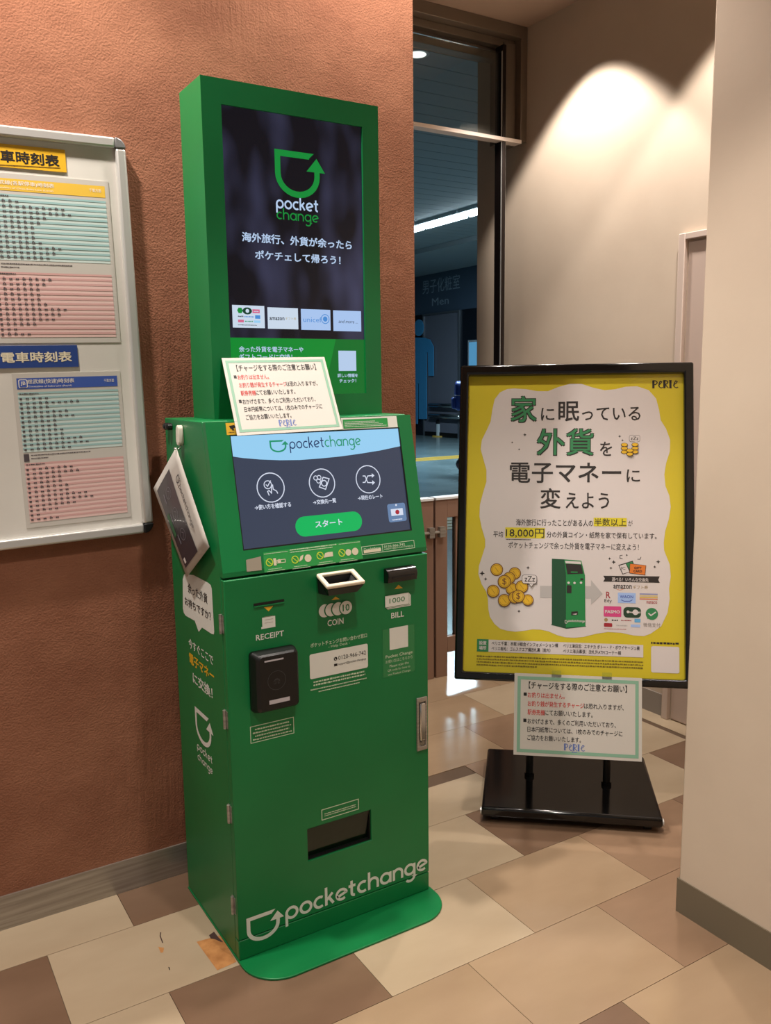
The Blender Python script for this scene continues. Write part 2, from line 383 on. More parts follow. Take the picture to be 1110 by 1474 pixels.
# side door in the right wall
D1 = bpy.data.objects.new('door_1', None); COL.objects.link(D1); D1.location = (WX, .2, 0); struct(D1)
DM = mat('door_paint', (196, 176, 164), .45)
MB().box(WX-.006, WX+.02, -.36, .482, .006, 2.005).build('door_leaf', DM, D1, bevel=.002)
mb = MB()
mb.box(WX-.022, WX, .489, .522, 0, 2.038); mb.box(WX-.022, WX, -.40, .489, 2.012, 2.038); mb.box(WX-.022, WX, -.40, -.366, 0, 2.012)
mb.build('door_frame', mat('door_frame_paint', (208, 190, 178), .45), D1, bevel=.003)

# ------------------------------------------------------------------ glazed partition over the opening
FRM = mat('frame_bronze', (126, 112, 98), .4, metal=.3); POSTM = mat('post_dark', (34, 26, 24), .3, metal=.4)
W1 = bpy.data.objects.new('window_1', None); COL.objects.link(W1); W1.location = (1.5, PART, 2.6); struct(W1)
X0 = .6
mb = MB().box(X0, WX, PART, PART+.30, 3.075, CEIL).box(X0, WX, PART+.05, PART+.22, 3.04, 3.075).box(X0, WX, PART+.09, PART+.15, 2.99, 3.04)
mb.build('window_head', FRM, W1, bevel=.003)
mb = MB().box(2.155, WX, PART, PART+.20, 2.607, 3.075).box(2.085, 2.155, PART+.04, PART+.15, 2.607, 3.06)
mb.build('window_jamb', FRM, W1, bevel=.003)
MB().box(2.045, 2.066, PART-.0, PART+.06, 0, 3.03).build('window_post', POSTM, W1, bevel=.003)
MB().box(2.043, 2.045, PART+.004, PART+.01, 0, 3.0).box(2.066, 2.068, PART+.004, PART+.01, 0, 3.0).build('window_post_highlight', ALU, W1)  # thin bright strips added to imitate the highlights along the post's edges
MB().box(X0, 2.16, PART-.004, PART+.05, 2.596, 2.614).build('window_transom', mat('transom_white', (238, 224, 214), .3), W1, bevel=.002)
MB().box(X0, 2.045, PART+.018, PART+.026, 2.614, 2.995).build('pane', GLASS, W1)
struct(MB().box(X0, WX, PART+.04, END, 3.09, CEIL).build('trim_1', MATS['ceiling_paint']))

# ------------------------------------------------------------------ half-height gate in the opening
GF = Fr((0, PART, 0), (1, 0, 0), (0, 0, 1)); GM = noisy(mat('gate_brown_steel', (150, 120, 102), .35, metal=.25), (146, 116, 99), (154, 123, 105), 3, stretch=(1, 1, 1))
gap0 = GF.px(624.5, 850)[0]; gap1 = GF.px(627.5, 850)[0]
def gate(x0, x1, sgn, label):
    g = thing('half_gate', ((x0+x1)/2, PART, 0), label, 'gate', 'half gates closing the opening')
    t0, t1 = PART, PART+.045
    s = .07
    mb = MB().box(x0, x0+s, t0, t1, .0 if sgn > 0 else .12, .895).box(x1-s, x1, t0, t1, .12 if sgn > 0 else .0, .895)
    mb.box(x0+s, x1-s, t0, t1, .805, .895).box(x0+s, x1-s, t0, t1, .12, .20)
    mb.build('frame', GM, g, bevel=.002)
    MB().box(x0-.0, x1, t0-.006, t1+.006, .895, .908).build('top_cap', mat('gate_cap', (225, 228, 228), .25), g, bevel=.002)
    MB().box(x0+s, x1-s, t0+.018, t0+.026, .20, .805).build('glass', GLASS, g)
    n = 5
    for k in range(1, n):
        cx = x0+s+(x1-x0-2*s)*k/n
        MB().box(cx-.016, cx+.016, t0+.008, t1-.008, .20, .805).build('bar', GM, g)
    return g
g1 = gate(gap1, gap1+.50, 1, 'brown steel half gate leaf with the bolt, next to the poster stand')
g2 = gate(gap0-.62, gap0, -1, 'brown steel half gate leaf partly hidden behind the green machine')
mb = MB().tube([(gap0+.0005, PART-.012, .74), (gap1+.05, PART-.012, .74)], .008, 8)
mb.box(gap1+.012, gap1+.045, PART-.022, PART, .715, .765).build('bolt', STEEL, g1)
MB().tube([(gap0-.07, PART-.012, .74), (gap0, PART-.012, .74)], .008, 8).box(gap0-.035, gap0-.005, PART-.02, PART, .715, .765).build('keeper', STEEL, g2)
MB().tube([(gap0-.10, PART-.012, .665), (gap0-.05, PART-.012, .665)], .007, 8).box(gap0-.08, gap0-.065, PART-.012, PART, .66, .67).build('bolt_pin', CHROME, g2)

# ================================================================== STATION CORRIDOR BEYOND
CW = 12.29; CH = 4.26
CF = noisy(mat('corridor_floor', (120, 138, 140), .22), (108, 126, 128), (128, 146, 148), 1.5)
struct(MB().box(-2, CW+1.6, END+.02, 24, -.06, 0).build('floor_corridor', CF))
CC = struct(MB().box(-2, CW, END, 24, CH+.012, CH+.1).build('ceiling_corridor', mat('corridor_ceiling_board', (140, 154, 162), .6)))
pm = None; PLK = mat('corridor_plank', (140, 154, 162), .5)
for k in range(54):
    if pm is None:
        mb = MB().box(0, CW+2, .006, .294, 0, .014); pm = bpy.data.meshes.new('plank'); pm.from_pydata([tuple(v) for v in mb.v], [], mb.f); pm.materials.append(PLK)
    o = bpy.data.objects.new('plank', pm); COL.objects.link(o); o.parent = CC; o.location = (-2, END+.04+k*.3, CH)
struct(MB().box(-2, CW, END-.02, END, CEIL, CH+.1).build('trim_2', mat('corridor_upper', (90, 92, 94), .7)))
DK = mat('corridor_dark_panel', (26, 30, 38), .3); HD = mat('corridor_header', (72, 88, 106), .35)
WFAR = struct(MB().box(CW, CW+.2, 4, 24, 3.17, CH+.1, 0).box(CW+.001, CW+.2, 4, 24, 0, 3.17, 1).build('wall_far', [HD, DK]))
struct(MB().box(-2, CW, 23.8, 24, 0, CH+.1).build('wall_back', HD))
struct(MB().box(-2.2, -2, END, 24, 0, CH+.1).build('wall_corridor_side', HD))
# lower soffit that steps down before the far wall
struct(MB().box(CW-2.3, CW, 4, 24, CH-.10, CH-.004).build('trim_3', MATS['corridor_ceiling_board']))
FW = Fr((CW, 0, 0), (0, -1, 0), (0, 0, 1))
# lettering on the header over the washroom entrance
d = Decal(FW); SG = mat('washroom_letters', (150, 168, 184), .4)
d.T('男子化粧室', (608.5, 424), (662, 415), 20, SG); d.T('Men', (622, 441), (646, 437), 11, SG)
d.build('lettering', WFAR)
# washroom entrance: pale metal frame round a dark polished panel
ud = FW.px(612, 500)[0]; ue = FW.px(661, 500)[0]
E1 = bpy.data.objects.new('door_2', None); COL.objects.link(E1); E1.location = FW.at((ud+ue)/2, 0, 0); struct(E1)
MB().fbox(FW, ud, ue, .12, 3.12, 0, .02).build('door_panel', mat('washroom_panel', (110, 112, 124), .16, spec=.6), E1)
MB().fbox(FW, ud-.05, ud, .0, 3.17, 0, .05).fbox(FW, ue, ue+.05, 0, 3.17, 0, .05).fbox(FW, ud, ue, 3.12, 3.17, 0, .05).build('door_frame', mat('washroom_frame', (120, 126, 134), .3, metal=.6), E1)
MB().fbox(FW, ud, ue, 0, .12, 0, .03).build('threshold', BLACKM, E1)
# blue standing-figure pictogram
PB = mat('pictogram_blue', (70, 150, 200), .4)
pic = thing('pictogram', FW.at(FW.px(612, 600)[0], .25, .06), 'large blue standing figure pictogram at the washroom entrance', 'sign')
mb = MB(); c = FW.px(606, 472); mb.fprism(FW, arc(c[0], c[1], .215, 0, 345, n=22), .05, .075); mb.build('head', PB, pic)
q = lambda x, y: FW.px(x, y)
pts = [q(592, 610), (q(596, 610)[0], .55), (q(596, 550)[0], q(596, 550)[1]), q(588, 550), q(588, 495), q(592, 488), q(600, 486), q(614, 486), q(622, 489), q(627, 499), q(627, 541), q(620, 541), q(619, 507), q(617, 507), q(617, 603), q(606, 603), q(606, 552), q(604, 552), q(604, 610)]
MB().fprism(FW, [p for p in pts][::1], .05, .075).build('body', PB, pic)
# chrome hand rails by the entrance
for k, (py, gp) in enumerate(((583, 'upper'), (598, 'lower'))):
    a = FW.px(624, py); b = FW.px(668, py-4)
    t = thing('hand_rail', FW.at(a[0], a[1], .12), '%s chrome hand rail beside the washroom entrance' % gp, 'hand rail', 'washroom hand rails')
    MB().tube([FW.at(a[0], a[1], .12), FW.at(b[0], a[1], .12)], .06, 12).build('rail', CHROME, t, smooth=True)
    for fu in (.15, .85):
        u = a[0]+(b[0]-a[0])*fu; MB().tube([FW.at(u, a[1], .0), FW.at(u, a[1], .12)], .025, 8).build('bracket', CHROME, t)
# lit light-blue wall panel to the right of the entrance
a = FW.px(676, 490); b = FW.px(700, 531)
t = thing('wall_panel', FW.at((a[0]+b[0])/2, b[1], 0), 'pale blue lit panel on the dark wall beyond the washroom entrance', 'panel')
MB().fbox(FW, a[0], b[0], b[1], a[1], 0, .05).build('case', mat('panel_case', (150, 160, 168), .4), t)
MB().fbox(FW, a[0]+.05, b[0]-.05, b[1]+.05, a[1]-.05, .05, .056).build('face', screen_mat('panel_blue', (90, 160, 205), .8), t)
# yellow tactile strips on the corridor floor
YT = mat('tactile_yellow', (196, 160, 70), .6)
def strip(y0, y1, x0, x1, label):
    t = thing('tactile_strip', ((x0+x1)/2, (y0+y1)/2, 0), label, 'floor strip', 'yellow floor strips')
    MB().box(x0, x1, y0, y1, 0, .004).build('base', YT, t)
    for f in (.25, .5, .75): MB().box(x0+.03, x1-.03, y0+(y1-y0)*f-.03, y0+(y1-y0)*f+.03, .004, .009).build('ridge', YT, t)
strip(11.2, 11.75, 5.5, CW-.2, 'yellow tactile floor strip running across the corridor before the washroom')
strip(4.95, 5.55, 2.2, 7.5, 'yellow tactile floor strip nearer the gate, seen through its glass')
# fluorescent strip lights under the corridor ceiling
TUBE = screen_mat('tube_light', (225, 246, 255), 9.)
HOUS = mat('luminaire_white', (200, 210, 214), .5)
for k, where in enumerate(('nearest the gate', 'in the middle of its row', 'nearest the washroom')):
    y0 = 8.9+k*1.3; xx = 8.32
    t = thing('strip_light', (xx, y0+.6, CH), 'white twin tube fluorescent light under the corridor ceiling, '+where, 'ceiling light', 'corridor strip lights')
    MB().box(xx-.15, xx+.15, y0, y0+1.27, CH-.05, CH).build('housing', HOUS, t)
    for s in (-.085, .085): MB().tube([(xx+s, y0+.03, CH-.075), (xx+s, y0+1.24, CH-.075)], .028, 10).build('tube', TUBE, t, smooth=True)
p = on_plane(601, 73, Vector((0, 0, CH)), Vector((0, 0, 1)))
t = thing('recessed_light', (p.x, p.y, CH), 'round recessed light in the planked corridor ceiling', 'ceiling light')
MB().tube([(p.x, p.y, CH-.03), (p.x, p.y, CH+.005)], [.105, .10], 24).build('rim', HOUS, t)
MB().tube([(p.x, p.y, CH-.034), (p.x, p.y, CH-.028)], .075, 24).build('lens', screen_mat('lens_light', (255, 252, 245), 1.6), t)
# small bin / marker standing by the entrance
b0 = on_plane(636, 622, Vector((0, 0, 0)), Vector((0, 0, 1)))
t = thing('floor_marker', (b0.x-1.2, b0.y-1.6, 0), 'small white pole with black cap on yellow foot by the washroom', 'marker')
X, Yy = b0.x-1.2, b0.y-1.6
MB().tube([(X, Yy, 0), (X, Yy, .03)], .2, 16).build('foot', YT, t); MB().tube([(X, Yy, .03), (X, Yy, .34)], .09, 12).build('pole', HOUS, t); MB().tube([(X, Yy, .34), (X, Yy, .42), (X, Yy, .46)], [.1, .1, .05], 12).build('cap', BLACKM, t)

# walker with a blue rucksack, mostly hidden behind the poster stand
def person():
    base = on_plane(657, 683, Vector((0, 0, 0)), Vector((0, 0, 1)))
    fw = Vector((.853, -.522, 0)); sd = Vector((.522, .853, 0)); up = Vector((0, 0, 1))
    O = base+fw*.30
    root = thing('person', O, 'walking person in dark clothes carrying a blue rucksack in the corridor', 'person')
    J = {'pelvis': (0, 0, .95, .135), 'waist': (.01, 0, 1.08, .125), 'chest': (.02, 0, 1.28, .145), 'neck0': (.02, 0, 1.43, .075), 'neck': (.03, 0, 1.50, .055), 'head0': (.045, 0, 1.57, .085), 'head1': (.05, 0, 1.64, .098), 'head2': (.045, 0, 1.70, .075),
         'nose': (.145, 0, 1.60, .022), 'shL': (.02, -.17, 1.39, .062), 'elL': (-.05, -.22, 1.13, .044), 'wrL': (.05, -.21, .92, .03), 'haL': (.08, -.20, .84, .034),
         'shR': (.02, .17, 1.39, .062), 'elR': (.06, .22, 1.13, .044), 'wrR': (.17, .21, .94, .03), 'haR': (.21, .20, .87, .034),
         'hiL': (0, -.09, .88, .095), 'knL': (.15, -.09, .50, .062), 'anL': (.22, -.09, .10, .043), 'toL': (.36, -.09, .045, .04),
         'hiR': (0, .09, .88, .095), 'knR': (-.02, .09, .49, .062), 'anR': (-.28, .09, .15, .043), 'toR': (-.19, .09, .045, .04)}
    E = [('pelvis', 'waist'), ('waist', 'chest'), ('chest', 'neck0'), ('neck0', 'neck'), ('neck', 'head0'), ('head0', 'head1'), ('head1', 'head2'), ('head1', 'nose')]
    for s in 'LR': E += [('neck0', 'sh'+s), ('sh'+s, 'el'+s), ('el'+s, 'wr'+s), ('wr'+s, 'ha'+s), ('pelvis', 'hi'+s), ('hi'+s, 'kn'+s), ('kn'+s, 'an'+s), ('an'+s, 'to'+s)]
    # five short fingers on each hand
    for s, sg in (('L', -1), ('R', 1)):
        hx, hy, hz, _ = J['ha'+s]
        for i, (dx, dy, dz) in enumerate(((.055, .0, -.02), (.035, .012*sg, -.07), (.012, .014*sg, -.08), (-.012, .012*sg, -.075), (-.032, .008*sg, -.06))):
            J['f%s%d' % (s, i)] = (hx+dx, hy+dy, hz+dz, .0095); E.append(('ha'+s, 'f%s%d' % (s, i)))
    names = list(J); me = bpy.data.meshes.new('body')
    me.from_pydata([tuple(fw*J[n][0]+sd*J[n][1]+up*J[n][2]) for n in names], [(names.index(a), names.index(b)) for a, b in E], [])
    o = bpy.data.objects.new('body', me); COL.objects.link(o)
    sk = o.modifiers.new('skin', 'SKIN')
    for i, n in enumerate(names): me.skin_vertices[0].data[i].radius = (J[n][3], J[n][3]); me.skin_vertices[0].data[i].use_root = n == 'pelvis'
    o.modifiers.new('sub', 'SUBSURF').levels = 2
    dg = bpy.context.evaluated_depsgraph_get(); m2 = bpy.data.meshes.new_from_object(o.evaluated_get(dg)); bpy.data.objects.remove(o)
    for M in (mat('dark_clothes', (34, 36, 44), .8), mat('skin', (196, 148, 122), .6), mat('trousers', (52, 48, 52), .8), mat('shoes', (112, 78, 84), .6), mat('hair', (22, 18, 16), .7)): m2.materials.append(M)
    for p in m2.polygons:
        z = p.center.z; x = p.center.dot(fw); r = abs(p.center.dot(sd)); p.use_smooth = True
        hand = r > .17 and z < .95 and r < .4
        p.material_index = 3 if z < .09 or (x < -.2 and z < .16) else 1 if hand or z > 1.47 else 2 if z < .95 else 0
        if z > 1.63 or (z > 1.5 and x < .0): p.material_index = 4
    o = bpy.data.objects.new('body', m2); COL.objects.link(o); o.parent = root
    # rucksack
    F = Fr(O+up*1.0-fw*.12, sd, up)   # n = sd x up = fw direction or its opposite
    sgn = 1 if F.n.dot(-fw) > 0 else -1
    BL = mat('rucksack_blue', (40, 66, 150), .45)
    pk = MB()
    prof = [(-.16, .0), (.16, .0), (.17, .12), (.165, .32), (.12, .42), (0, .45), (-.12, .42), (-.165, .32), (-.17, .12)]
    pk.fprism(F, prof, -.02*sgn, .20*sgn)
    bag = pk.build('rucksack', BL, root, bevel=.045, seg=4)
    MB().fbox(F, -.13, .13, .02, .20, .19*sgn, .25*sgn).build('pocket', BL, bag, bevel=.03, seg=3)
    MB().fbox(F, -.172, .172, .225, .233, -.0, .206*sgn).build('zip', mat('zip_pale', (170, 178, 196), .4), bag)
    MB().tube([F.at(-.05, .44, .0), F.at(-.04, .49, .02*sgn), F.at(.04, .49, .02*sgn), F.at(.05, .44, 0)], .012, 8).build('grab_loop', BL, bag)
    MB().tube([F.at(.11, .38, -.02*sgn), F.at(.12, .44, -.13*sgn), F.at(.12, .3, -.29*sgn), F.at(.12, .05, -.10*sgn)], .018, 8).tube([F.at(-.11, .38, -.02*sgn), F.at(-.12, .44, -.13*sgn), F.at(-.12, .3, -.29*sgn), F.at(-.12, .05, -.10*sgn)], .018, 8).build('strap', BL, bag)
person()

# ================================================================== GREEN EXCHANGE MACHINE
KW, KD = .588, .395
K = thing('exchange_kiosk', (KW/2, .19, 0), 'tall green coin exchange machine with two screens against the brown wall', 'kiosk')
FF = Fr((0, 0, 0), (1, 0, 0), (0, 0, 1))                   # front
FS = Fr((0, 0, 0), (0, -1, 0), (0, 0, 1))                  # left side (n = -x)
SO = Vector((0, .004, 1.02)); SV = Vector((0, .0768, .358)).normalized(); FSL = Fr(SO, (1, 0, 0), SV)   # sloping control panel
YB = .1902; FD = Fr((0, YB, 0), (1, 0, 0), (0, 0, 1))      # display face
# foot plate with rounded front corners
pts = [(.597, KD), (-.002, KD)]+arc(.101, -.02, .103, 180, 270, n=10)+arc(.495, -.02, .102, 270, 360, n=10)
MB().fprism(FZ, pts, 0, .006).build('base_plate', GREEN, K, bevel=.0015)
# cabinet shell behind door and sloping cover
prof = [(.022, .006), (.022, 1.012), (.104, 1.379), (KD, 1.379), (KD, .006)]
k = len(prof)
body = add('cabinet', [(x, y, z) for x in (0, KW) for y, z in prof], [tuple(range(k)), tuple(range(2*k-1, k-1, -1))]+[(i, k+i, k+(i+1) % k, (i+1) % k) for i in range(k)], GREEN, K, bevel=.003)
MB().box(0, KW, 0.0, .0225, .006, .060).build('plinth', GREEN, K, bevel=.0025)
# front door with opening for the return tray
zz7 = zoomer(250, 1080, .36036); zz4 = zoomer(310, 790, .28829)
tl = FF.px(*zz7(535, 320)); tr = FF.px(*zz7(790, 235)); br = FF.px(*zz7(790, 360)); bl = FF.px(*zz7(537, 445))
HX0, HX1, HZ0, HZ1 = (tl[0]+bl[0])/2, (tr[0]+br[0])/2, (bl[1]+br[1])/2, (tl[1]+tr[1])/2
door = MB().fframe(FF, (0, KW, .0625, 1.003), (HX0, HX1, HZ0, HZ1), -.0205, 0).build('front_door', GREEN, K, bevel=.002)
# return tray behind the opening
mb = MB(); y1 = .15
vs = [(HX0, .018, HZ0), (HX1, .018, HZ0), (HX1, .018, HZ1), (HX0, .018, HZ1), (HX0, y1, HZ0+.02), (HX1, y1, HZ0+.02), (HX1, y1, HZ1), (HX0, y1, HZ1)]
TR = mat('tray_grey', (64, 58, 54), .5)
add('return_tray', [Vector(v)+Vector((0, .0, 0)) for v in vs], [(0, 1, 5, 4), (1, 2, 6, 5), (2, 3, 7, 6), (3, 0, 4, 7), (4, 5, 6, 7)], TR, K)
MB().fframe(FF, (HX0, HX1, HZ0, HZ1), (HX0+.003, HX1-.003, HZ0+.003, HZ1-.003), -.0180, -.006).build('tray_frame', BLACKM, door)
add('tray_flap', [(HX0+.003, .006, HZ1-.003), (HX1-.003, .006, HZ1-.003), (HX1-.003, .018, HZ0+.004), (HX0+.003, .018, HZ0+.004)], [(3, 2, 1, 0)], glass_mat('smoked_flap', (.42, .36, .33)), door)
# sloping cover with the touch screen let in, plus its lip
sc = lambda x, y: FSL.px(*zoomer(230, 580, .36036)(x, y))
S0, S1, T0, T1 = .0585, .5485, .049, .3325
SLEN = .3662
mb = MB().fframe(FSL, (0, KW, 0, SLEN), (S0, S1, T0, T1), -.022, 0)
mb.add([(x, y, z) for x in (0, KW) for y, z in ((.024, 1.009), (.0035, 1.009), (.004, 1.0205), (.026, 1.016))], [(0, 1, 2, 3), (7, 6, 5, 4), (0, 4, 5, 1), (1, 5, 6, 2), (2, 6, 7, 3), (3, 7, 4, 0)])
cover = mb.build('sloping_cover', GREEN, K)
MB().fframe(FSL, (S0, S1, T0, T1), (S0+.0025, S1-.0025, T0+.0035, T1-.0025), -.012, -.0008).build('screen_gasket', BLACKM, K)
# hinges on the left edge of the door
for zc in (.893, .650, .401, .152):
    h = MB().tube([(-.004, .0215, zc-.024), (-.004, .0215, zc+.024)], .0045, 8).box(-.0015, .0, .010, .033, zc-.022, zc+.022).build('hinge', STEEL, K)
# touch screen
SCR = FSL.shift(-.005)
ts = MB().fbox(FSL, S0+.002, S1-.002, T0+.003, T1-.002, -.02, -.005).build('touch_screen', screen_mat('screen_slate', (66, 74, 94), .9), K)
d = Decal(SCR, zoomer(230, 580, .36036))
SKY = screen_mat('screen_sky', (160, 218, 255), .95); SW = screen_mat('screen_white', (225, 232, 250), .95); SN = screen_mat('screen_navy', (44, 66, 112), .9)
SGN = screen_mat('screen_green', (44, 160, 120), .9); SBT = screen_mat('screen_button', (22, 190, 98), .95); SDK = screen_mat('screen_dark', (48, 54, 70), .9)
hd = [d.P(q) for q in [(285, 214), (330, 220), (400, 226), (480, 229), (560, 228), (640, 222), (720, 214), (800, 203), (880, 190), (958, 173)]]
hd[0] = (S0+.002, hd[0][1]); hd[-1] = (S1-.002, hd[-1][1])
d.poly(hd+[(S1-.002, T1-.002), (S0+.002, T1-.002)], SKY, 1, px=False)
d.markbox((440, 200), (508, 147), SGN, 2)
d.LT('pocketchange', (519, 188), (803, 166), 31, [SN]*6+[SGN]*6, 2, .15)
rings = [((443, 338), .0365), ((648, 320), .0365), ((832, 305), .0365)]
for q, r in rings: d.ring(d.P(q), r, .0026, SW, 1)
# check mark and tapping finger
c = d.P((431, 327)); d.ring(c, .010, .0022, SW, 1, 16); d.stroke([(c[0]-.005, c[1]+.001), (c[0]-.001, c[1]-.004), (c[0]+.009, c[1]+.010)], .0022, SW, 1)
d.stroke([d.P(q) for q in [(437, 370), (430, 354), (436, 350), (446, 360), (446, 330), (450, 328), (453, 345), (466, 352), (471, 362)]], .0024, SW, 1)
# coins and note
for q in ((622, 300), (636, 298), (634, 312)): d.ring(d.P(q), .0055, .002, SW, 1, 12)
d.stroke([d.P(q) for q in [(652, 297), (676, 303), (662, 345), (637, 336), (652, 297)]], .0026, SW, 1); d.ring(d.P((656, 321)), .0075, .0026, SW, 1, 14)
# crossing arrows
for a in ([(810, 292), (820, 292), (830, 318), (850, 319)], [(810, 318), (820, 317), (830, 292), (848, 290)]): d.stroke([d.P(q) for q in a], .0026, SW, 1)
d.poly([(846, 281), (857, 290), (847, 299)], SW, 1); d.poly([(848, 309), (859, 318), (849, 328)], SW, 1)
d.T('→使い方を確認する', (380, 428), (525, 416), 21, SW, 1, .02); d.T('→交換先一覧', (613, 406), (705, 399), 19, SW, 1, .02); d.T('→現在のレート', (792, 390), (890, 381), 19, SW, 1, .02)
a = d.P((545, 526)); b = d.P((803, 436)); h = .0255; vm = (a[1]+b[1])/2-.002
d.rrect(a[0], b[0], vm-h, vm+h, h*.98, SBT, 1)
d.T('スタート', (622, 499), (730, 487), 27, SW, 2, .015)
d.rbox((916, 478), (978, 398), .006, screen_mat('screen_card', (112, 142, 184), .9), 1); d.box((925, 452), (969, 420), SW, 2); d.disc(d.P((948, 436)), .0065, screen_mat('screen_red', (190, 50, 66), .8), 3, 14); d.disc(d.P((943, 408)), .003, SW, 2, 10); d.FT((928, 470), (968, 466), 5, SW, 2, 3)
d.build('screen_content', ts)
# print and stickers on the sloping cover
d = Decal(FSL, zoomer(230, 580, .36036))
YEL = mat('sticker_yellow', (222, 176, 44), .5); INK = mat('print_black', (22, 20, 20), .5); LGT = mat('print_lime', (188, 214, 60), .5); GRY = mat('sticker_grey', (150, 142, 126), .6); DGR = mat('print_green', (22, 120, 66), .5); LGN = mat('strip_green', (40, 150, 72), .45)
d.box((268, 128), (304, 79), YEL, 0); d.poly([(276, 92), (297, 88), (303, 98), (284, 105)], INK, 1); d.poly([(287, 102), (293, 100), (298, 110), (290, 110)], INK, 1); d.FT((275, 121), (298, 118), 4, INK, 1, 8)
d.build('camera_sticker', cover)
d.box((729, 107), (945, 52), WHITEP, 0); a = d.P((734, 103)); b = d.P((908, 60)); d.rect(a[0], b[0], a[1], b[1], LGN, 1)
for i in range(4): d.fine(a[0]+.004, b[0]-.012*i-.004, a[1]+.0035+i*.0042, .0018, WHITEP, 2, i)
d.build('usage_sticker', cover)
d.poly([(413, 598), (800, 548), (812, 622), (418, 678)], LGN, 0)
d.FT((416, 606), (510, 594), 3, OLIVE, 1, 1); d.FT((520, 592), (705, 566), 5, OLIVE, 1, 2); d.FT((520, 600), (690, 577), 4, OLIVE, 1, 3); d.FT((715, 566), (800, 556), 3, OLIVE, 1, 4)
for i, q in enumerate(((438, 637), (540, 626), (640, 610), (727, 599))):
    c = d.P(q); d.ring(c, .0088, .0024, LGT, 1, 18); d.stroke([(c[0]-.006, c[1]+.006), (c[0]+.006, c[1]-.006)], .002, LGT, 1)
    d.FT((q[0]-4, q[1]+30), (q[0]+50, q[1]+23), 3, OLIVE, 1, 20+i); d.FT((q[0]-10, q[1]+38), (q[0]+62, q[1]+30), 3, OLIVE, 1, 30+i)
CR = mat('print_cream', (214, 206, 180), .5)
d.box((456, 650), (463, 620), CR, 1); d.obox((468, 640), (500, 624), .0015, CR, 1); d.disc(d.P((477, 632)), .005, CR, 1)
d.poly([(556, 635), (562, 612), (574, 606), (570, 625)], CR, 1); d.disc(d.P((592, 620)), .0095, CR, 1)
d.poly([(655, 618), (660, 600), (672, 596), (690, 594), (692, 612)], CR, 1)
d.disc(d.P((753, 597)), .0085, CR, 1); d.disc(d.P((780, 593)), .0095, CR, 1)
d.build('coin_warning_strip', cover)
a = d.P((809, 606)); b = d.P((1013, 540)); va, vb = d.P((809, 606))[1], d.P((809, 575))[1]
d.outline(a[0], b[0], va, vb, .0014, OLIVE, 1); um = d.P((888, 570))[0]; d.stroke([(um, va), (um, vb)], .0014, OLIVE, 1)
d.logo('pocketchange', a[0]+.016, um-.006, vb-.0115, .0048, OLIVE, 1, .2); d.mark(a[0]+.006, a[0]+.014, vb-.0125, vb-.005, OLIVE, 1); d.rect(a[0]+.005, um-.005, va+.003, va+.0105, CR, 1)
d.fit('0120-966-742', um+.005, b[0]-.03, vb-.0105, vb-.004, OLIVE, 1, .01); d.fit('support@pocket-change.jp', um+.005, b[0]-.004, va+.003, va+.010, OLIVE, 1)
d.build('contact_label', cover)
d.poly([(344, 627), (403, 613), (407, 668), (347, 674)], GRY, 2)
d.build('grey_sticker', cover)
# --- front door print
d = Decal(FF, zz4)
def front_text(): pass
d.poly([(243, 292), (288, 286), (266, 312)], YEL, 0)
a = d.P((235, 398)); b = d.P((298, 330)); d.rect(a[0], b[0], a[1]+.004, b[1]-.002, WHITEP, 0); d.rect(a[0]-.003, b[0], a[1]-.001, a[1]+.004, WHITEP, 0)
for i in range(3): d.fine(a[0]+.006, b[0]-.006, a[1]+.012+i*.008, .0014, GRY, 1, i)
d.T('RECEIPT', (203, 457), (342, 437), 29, WHITEP, 0, .012)
d.build('receipt_print', door)
d.poly([(580, 256), (600, 238), (621, 251)], YEL, 0)
cs = [d.P(q) for q in ((546, 310), (578, 304), (611, 298), (650, 292))]; vv = sum(c[1] for c in cs)/4
for i, c in enumerate(cs):
    if i: d.disc((c[0]-.001, vv), .0195, GREEN, i*2-1)
    d.disc((c[0], vv), .0172 if i < 3 else .0178, WHITEP, i*2)
d.fit('10', cs[3][0]-.010, cs[3][0]+.010, vv-.009, vv+.009, DGR, 8, .01)
d.T('COIN', (560, 386), (640, 375), 31, WHITEP, 0, .012)
d.build('coin_print', door)
d.poly([(895, 201), (914, 179), (936, 196)], YEL, 0)
a = d.P((846, 292)); b = d.P((963, 216)); v0, v1 = d.P((847, 292))[1], d.P((846, 236))[1]
for i in (2, 1): d.rect(a[0]+.004*i, b[0]+.004*i, v0-.0035*i, v1-.0035*i, WHITEP, 5-2*i); d.rect(a[0]+.004*i-.004+.0007, b[0]+.004*i-.0028, v0-.0035*i+.0023, v1-.0035*i+.0045, GREEN, 6-2*i)
d.rect(a[0], b[0], v0, v1, WHITEP, 6); d.fit('1000', a[0]+.013, b[0]-.013, v0+.009, v1-.008, DGR, 7)
d.T('BILL', (878, 347), (942, 338), 28, WHITEP, 0, .012)
d.build('bill_print', door)
CLR = mat('clear_sticker', (22, 126, 66), .22, coat=.5)
d.box((838, 645), (993, 375), CLR, 0); a = d.P((870, 506)); b = d.P((961, 390)); d.rect(a[0], b[0], a[1], a[1]+(b[0]-a[0])*1.02, WHITEP, 1)
d.T('Pocket Change', (850, 549), (984, 529), 20, OLIVE, 1, .01); d.T('お使い方はこちらから', (850, 570), (984, 550), 17, OLIVE, 1); d.T('Please scan the', (870, 590), (965, 575), 13, OLIVE, 1); d.T('QR code for how to', (860, 612), (972, 596), 13, OLIVE, 1); d.T('use Pocket Change', (862, 633), (974, 615), 13, OLIVE, 1)
d.build('usage_sticker', door)
d.T('ポケットチェンジお問い合わせ窓口', (475, 489), (757, 447), 22, OLIVE, 0, .01); d.T('- Help Desk -', (565, 497), (672, 481), 17, OLIVE, 0)
